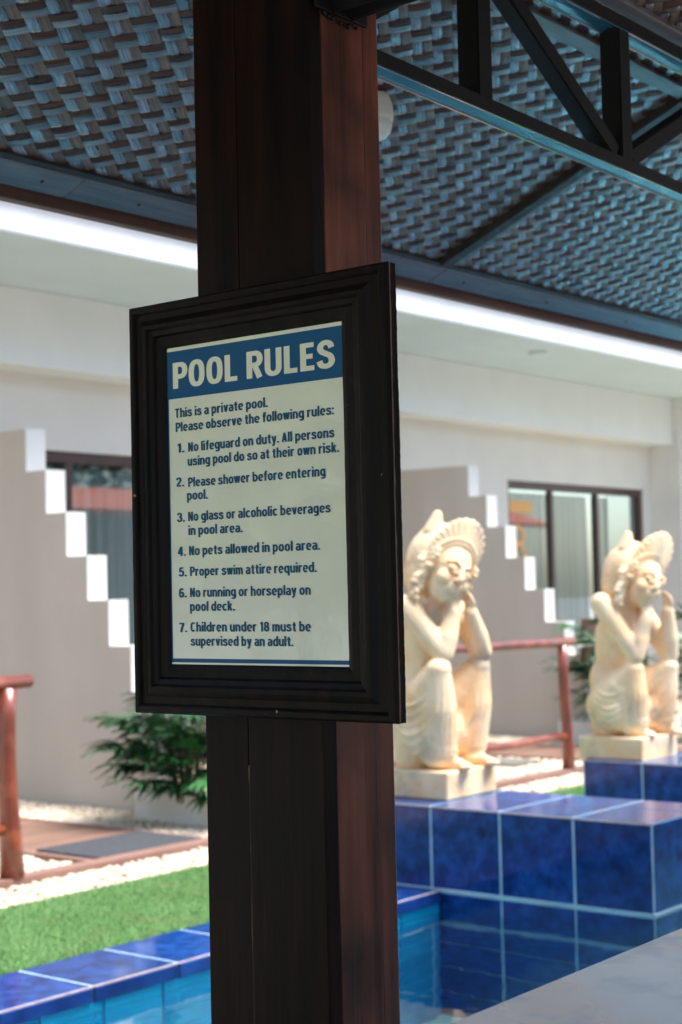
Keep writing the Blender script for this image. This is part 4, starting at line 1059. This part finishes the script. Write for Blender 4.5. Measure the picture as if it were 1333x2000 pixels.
def build_statue(px, py, z0, label, P, seedv):
    """P: dict of joints in local metres (x right, -y towards the pool, z up from the ledge)"""
    R_ = random.Random(seedv)
    root = empty('stone_statue', (px, py, z0), label, 'statue', 'cream sandstone statues of kneeling crowned figures')
    V3 = Vector
    def finish(bm, name, vox=.0065, sm=3):
        me = remesh(bm, name, vox, sm); return link(name, me, M['stone'], root)
    # ---- plinth
    h = P['plinth']; bm = bmesh.new(); bm_box(bm, -.212,.212,-.208,.212,0,h,.010,2)
    for v in bm.verts: v.co += V3((R_.uniform(-.002,.002), R_.uniform(-.002,.002), 0 if v.co.z < .01 else R_.uniform(-.002,.002)))
    me = bpy.data.meshes.new('plinth'); bm.to_mesh(me); bm.free(); link('plinth', me, M['stone'], root)
    # ---- body
    bm = bmesh.new()
    g = lambda k: V3(P[k])
    pel, chest, neck = g('pelvis'), g('chest'), g('neck')
    prim_sphere(bm, pel, P['pelvis_r'])
    chain(bm, [(pel+V3((0,0,.02)), .13), (pel.lerp(chest,.45)+V3((0,.015,0)), .112), (chest, .135), (chest.lerp(neck,.62), .085), (neck, .056), (g('head')+V3((0,.03,-.02)), .06)])
    prim_sphere(bm, chest, (P['chest_w'], .11, .15))
    prim_sphere(bm, pel.lerp(chest,.35)+V3((0,.03,0)), (.165,.12,.16))
    for s in ('N','F'):
        sh, el, wr = g('sh'+s), g('el'+s), g('wr'+s)
        prim_cap(bm, chest.lerp(neck,.45), sh, .075, .060)
        chain(bm, [(sh,.066),(sh.lerp(el,.5),.060),(el,.054)])
        chain(bm, [(el,.054),(el.lerp(wr,.4),.056),(wr,.038)])
        kn, hip, an = g('kn'+s), g('hip'+s), g('an'+s)
        chain(bm, [(hip,.125),(hip.lerp(kn,.5),.105),(kn,.066)])
        chain(bm, [(kn,.066),(kn.lerp(an,.45),P['calf'+s]),(an,P['hem'+s])])
        prim_sphere(bm, kn+V3((0,-.006,.008)), (.064,.062,.055))
        # cloth hanging between thigh and shin
        chain(bm, [(kn.lerp(hip,.25)+V3((0,.02,-.06)), .06), (hip.lerp(an,.55), .115), (an+V3((0,.06,.06)), .10)])
        chain(bm, [(hip.lerp(an,.3), .12), (V3((hip.x*.9, hip.y+.0, h+.07)), .105)])
        # feet
        ft = g('ft'+s); dd = V3(P['fdir'+s]).normalized(); sd_ = V3((0,0,1)).cross(dd)
        prim_sphere(bm, ft, (.05,.05,.034)); 
        chain(bm, [(ft, .036), (ft+dd*.07+V3((0,0,-.010)), .030), (ft+dd*.11+V3((0,0,-.016)), .022)])
        for k in range(5):
            o_ = (k-2)*.0165; b_ = ft+dd*.10+sd_*o_+V3((0,0,-.018)); prim_cap(bm, b_, b_+dd*(.040-.004*abs(k-1)), .0125, .0095, seg=8)
        # hands: palm + four fingers + thumb, resting against the cheek
        hd = V3(P['hdir'+s]).normalized(); hn = V3(P['hnor'+s]).normalized(); hs = hd.cross(hn).normalized()
        pc = wr + hd*.035
        Rm = Matrix((hs, hd, hn)).transposed(); prim_sphere(bm, pc, (.034,.045,.016), Rm)
        for k in range(4):
            o_ = (k-1.5)*.0165; b_ = pc + hd*.030 + hs*o_; ln = (.042,.050,.047,.036)[k]
            mid = b_ + hd*ln*.55 + hn*.004; tip = mid + hd*ln*.5 + hn*.016
            prim_cap(bm, b_, mid, .0098,.0090, seg=8); prim_cap(bm, mid, tip, .0088,.0070, seg=8)
        tb_ = pc - hs*.028*P['thumb'+s] ; prim_cap(bm, wr+hd*.012-hs*.02*P['thumb'+s], tb_+hd*.012-hs*.010*P['thumb'+s], .011,.010, seg=8); prim_cap(bm, tb_+hd*.012-hs*.010*P['thumb'+s], tb_+hd*.045-hs*.006*P['thumb'+s]+hn*.01, .010,.008, seg=8)
    kN, kF, aN, aF = g('knN'), g('knF'), g('anN'), g('anF')
    chain(bm, [(aN+V3((.03,.13,.08)), .10), (aF+V3((-.04,.13,.08)), .10)])
    chain(bm, [(aN+V3((0,.03,.03)), .095), (kN.lerp(aN,.35)+V3((0,.05,0)), .085)])
    chain(bm, [(g('hipN').lerp(aN,.5)+V3((0,.02,.02)), .125), (g('hipF').lerp(aF,.5)+V3((0,.02,.02)), .115)])
    # sarong knot/waist band ridges
    for k in range(3): ring(bm, pel+V3((0,.005,.10+.028*k)), (0,.15,1), .158-.006*k, .0095, 26, .80)
    base = remesh(bm, 'figure_base', .0075, 2)
    from mathutils.bvhtree import BVHTree
    bm = bmesh.new(); bm.from_mesh(base); tree = BVHTree.FromBMesh(bm)
    def groove(path, direction, r_):
        prev = None
        for q, p in enumerate(path):
            hit = tree.ray_cast(V3(p) - V3(direction)*1.0, V3(direction), 1.4)
            if hit[0] is None: prev = None; continue
            u = q/(len(path)-1); rr = r_*(.35+.65*math.sin(u*PI)); pp = hit[0] + V3(direction)*.003
            if prev is not None and (prev[0]-pp).length < .05: prim_cap(bm, prev[0], pp, prev[1], rr, seg=8)
            prev = (pp, rr)
    kN, hN, aN = g('knN'), g('hipN'), g('anN'); kF, aF = g('knF'), g('anF')
    # swags on the side turned to the viewer (ray along +x)
    for k in range(P['folds']):
        t = k/(P['folds']-1); zf = kN.z - .10 - (kN.z-h-.18)*t*.82; yf = kN.y+.005+.02*t; yb = hN.y+.06; zb = hN.z+.13-.16*t
        groove([(0, yf+(yb-yf)*u, zf+(zb-zf)*u-(.055+.03*t)*math.sin(u*PI)) for u in [q/16 for q in range(17)]], (1,0,0), .0115)
    # long folds on the far leg and between the legs (ray along +y)
    for k in range(6):
        x0 = kF.x+.035-.026*k
        groove([(x0-.10*(1-math.cos(u*1.5))*(.4+.1*k), 0, kF.z-.035-.012*k-(kF.z-h-.12)*u*.92) for u in [q/16 for q in range(17)]], (0,1,0), .0095)
    for k in range(4):
        x0 = kN.x+.02-.022*k
        groove([(x0-.015*math.sin(u*3), 0, kN.z-.07-(kN.z-h-.14)*u*.9) for u in [q/14 for q in range(15)]], (0,1,0), .007)
    # hem lines near the feet
    for dz in (.052, .078): groove([(-.20+.40*u, 0, h+dz+.02*math.sin(u*9)) for u in [q/24 for q in range(25)]], (0,1,0), .008)
    body = finish(bm, 'figure', .0052, 1)
    bpy.data.meshes.remove(base)
    # ---- head
    H = g('head'); Fd = V3(P['face']).normalized(); U0 = V3((0,0,1)); E = Fd.cross(U0).normalized()   # E: towards the near (viewer) ear
    U = E.cross(Fd).normalized()
    rq = Matrix.Rotation(P['roll'], 3, Fd); E = rq @ E; U = rq @ U
    k_ = P['hs']
    def T(e,u,f): return H + (E*e + U*u + Fd*f)*k_
    RM = Matrix((E, U, Fd)).transposed()
    def S(bm_, e,u,f, re,ru,rf_): prim_sphere(bm_, T(e,u,f), (re*k_, ru*k_, rf_*k_), RM)
    def C(bm_, a, b, ra, rb, seg=10): prim_cap(bm_, T(*a), T(*b), ra*k_, rb*k_, seg=seg)
    bm = bmesh.new()
    S(bm, 0,.03,-.01, .098,.125,.105); S(bm, 0,-.045,.030, .076,.085,.072); S(bm, 0,-.100,.056, .033,.028,.030)
    for s in (-1,1):
        S(bm, s*.046,-.030,.062, .040,.042,.034)                 # cheek
        S(bm, s*.037,.022,.086, .027,.015,.014)                  # closed eyelid
        C(bm, (s*.014,.012,.098), (s*.037,.005,.101), .0028,.0030); C(bm, (s*.037,.005,.101), (s*.062,.013,.084), .0030,.0024)
        C(bm, (s*.012,.045,.096), (s*.038,.056,.092), .006,.006); C(bm, (s*.038,.056,.092), (s*.068,.044,.070), .006,.004)
        S(bm, s*.014,-.022,.108, .011,.009,.010)                 # nostril
        # ear with long lobe
        S(bm, s*.101,.0,-.002, .016,.036,.024); S(bm, s*.103,-.045,.002, .013,.024,.014)
    C(bm, (0,.045,.092), (0,-.012,.118), .010,.015); S(bm, 0,-.018,.118, .015,.012,.014)
    C(bm, (-.030,-.051,.090), (0,-.047,.107), .005,.008); C(bm, (0,-.047,.107), (.030,-.051,.090), .008,.005)
    C(bm, (-.026,-.058,.090), (0,-.064,.104), .005,.009); C(bm, (0,-.064,.104), (.026,-.058,.090), .009,.005)
    finish(bm, 'face', .0040, 2)
    # ---- hair: big rounded mass behind, side curls, topknot
    bm = bmesh.new()
    S(bm, 0,.060,-.120, .128,.150,.145); S(bm, 0,-.02,-.13, .112,.11,.115)
    for q in range(15):                                           # combed ridges
        a = -1.25 + 2.5*q/14; prev = None
        for r_ in range(11):
            b = -.5 + 2.2*r_/10
            p = (math.sin(a)*.128*math.cos(b*.6), .055+math.sin(b)*.145*math.cos(a*.35), -.105-.125*math.cos(b)*math.cos(a)*.98)
            if prev: C(bm, prev, p, .010,.010, 6)
            prev = p
    C(bm, (.07,.16,-.12), (.085,.232,-.12), .050,.024); S(bm, .02,.17,-.10, .060,.05,.060)
    finish(bm, 'hair', .0062, 2)
    bm = bmesh.new()
    for s in (-1,1):
        for q in range(8):
            u = .055-.026*q; S(bm, s*(.112+.010*math.sin(q*1.7)), u-.02, -.045+.004*q, .023,.019,.024)
            S(bm, s*(.100+.008*math.cos(q*2.1)), u-.03, -.018+.003*q, .015,.014,.015)
        # rosette over the ear
        S(bm, s*.112,.052,.022, .015,.015,.015)
        for q in range(7):
            a = 2*PI*q/7; S(bm, s*.113,.052+.026*math.cos(a), .022+.026*math.sin(a), .013,.012,.012)
        S(bm, s*.118,-.005,.022, .020,.012,.026)
    finish(bm, 'side_curls', .0048, 2)
    # ---- crown: fan of flutes above the forehead with a beaded band
    bm = bmesh.new(); nR = P['ribs']
    for q in range(nR):
        a = (-1.0 + 2.0*q/(nR-1))*P['span']
        R0, R1 = .100, P['cr0'] + P['cr1']*max(0,math.cos((a-P['a0'])*.85))**P['crp']
        f0, f1 = .048-.05*abs(a)/1.8, .030-.06*abs(a)/1.8 + P['lean']*math.cos(a)
        A_ = (math.sin(a)*R0, .035+math.cos(a)*R0, f0); B_ = (math.sin(a)*R1, .035+math.cos(a)*R1, f1)
        C(bm, A_, B_, .0155, .0165, 8)
        if P['tipr'] > .012: S(bm, B_[0], B_[1], B_[2], .0175,.0175,.013)
        A2 = (A_[0]*.93, .035+(A_[1]-.035)*.93, f0-.028); B2 = (B_[0]*.93, .035+(B_[1]-.035)*.93, f1-.020)
        C(bm, A2, B2, .024, .021, 8)
        if q:                                     # solid plate between the flutes
            C(bm, tuple((u_+v_)/2 for u_, v_ in zip(A2, pv[0])), tuple((u_+v_)/2 for u_, v_ in zip(B2, pv[1])), .025, .022, 8)
            C(bm, tuple((u_+v_)/2 for u_, v_ in zip(A_, pv[2])), tuple((u_+v_)/2*.985 for u_, v_ in zip(B_, pv[3])), .0135, .0140, 8)
        pv = (A2, B2, A_, B_)
    for q in range(27):
        a = (-1+2*q/26)*1.62; 
        for (rr, ff, sz) in ((.106,.056,.0085),(.128,.058,.0070)):
            S(bm, math.sin(a)*rr*.97, .030+math.cos(a)*rr*1.02, ff-.055*abs(a)/1.7, sz,sz,sz)
    finish(bm, 'headdress', .0050, 1)
    return root

P1 = dict(plinth=.135, pelvis=(0,.075,.33), pelvis_r=(.185,.135,.15), chest=(0,.03,.76), neck=(0,-.035,.93), chest_w=.155,
    head=(-.022,-.100,1.085), face=(-.33,-.93,-.14), roll=-.43, hs=1.13, a0=-.08,
    shN=(-.170,.045,.925), elN=(-.115,-.135,.700), wrN=(-.045,-.150,.885), shF=(.150,-.02,.900), elF=(.195,-.150,.695), wrF=(.085,-.165,.890),
    knN=(-.150,-.125,.612), hipN=(-.105,.075,.36), anN=(-.110,-.090,.225), knF=(.190,-.125,.612), hipF=(.11,.07,.36), anF=(.155,-.110,.225),
    calfN=.092, hemN=.095, calfF=.078, hemF=.070, ftN=(-.095,-.120,.168), fdirN=(.25,-1,0), ftF=(.130,-.125,.168), fdirF=(.15,-1,0),
    hdirN=(.30,-.05,1), hnorN=(-.25,-.9,.1), hdirF=(-.10,.1,1), hnorF=(-.9,.2,0), thumbN=1, thumbF=-1, folds=6,
    ribs=21, span=1.50, cr0=.106, cr1=.110, crp=3.0, lean=.0, tipr=.0135)
P2 = dict(P1); P2.update(plinth=.130, pelvis=(0,.080,.30), pelvis_r=(.165,.13,.16), chest=(0,.050,.72), neck=(0,-.01,.90), chest_w=.15,
    head=(-.004,-.118,1.020), face=(-.26,-.95,-.12), roll=-.38, hs=1.10, a0=-.22,
    shN=(-.165,.060,.905), elN=(-.120,-.130,.600), wrN=(-.045,-.165,.815), shF=(.155,-.01,.88), elF=(.165,-.200,.590), wrF=(.115,-.225,.850),
    knN=(-.120,-.110,.510), hipN=(-.095,.08,.31), anN=(-.100,-.105,.215), knF=(.150,-.190,.510), hipF=(.10,.06,.31), anF=(.135,-.165,.215),
    calfN=.082, hemN=.080, calfF=.070, hemF=.066, ftN=(-.110,-.085,.160), ftF=(.135,-.150,.160),
    hdirN=(.2,-.05,1), hdirF=(.0,.02,1), ribs=21, span=1.40, cr0=.098, cr1=.165, crp=4.6, tipr=.010)
build_statue(6.462, 4.640, .3855, 'cream stone statue of a crowned kneeling figure, large, right beside the post', P1, 3)
build_statue(8.400, 4.640, .3855, 'smaller and farther cream stone statue of a crowned kneeling figure, at the right', P2, 8)
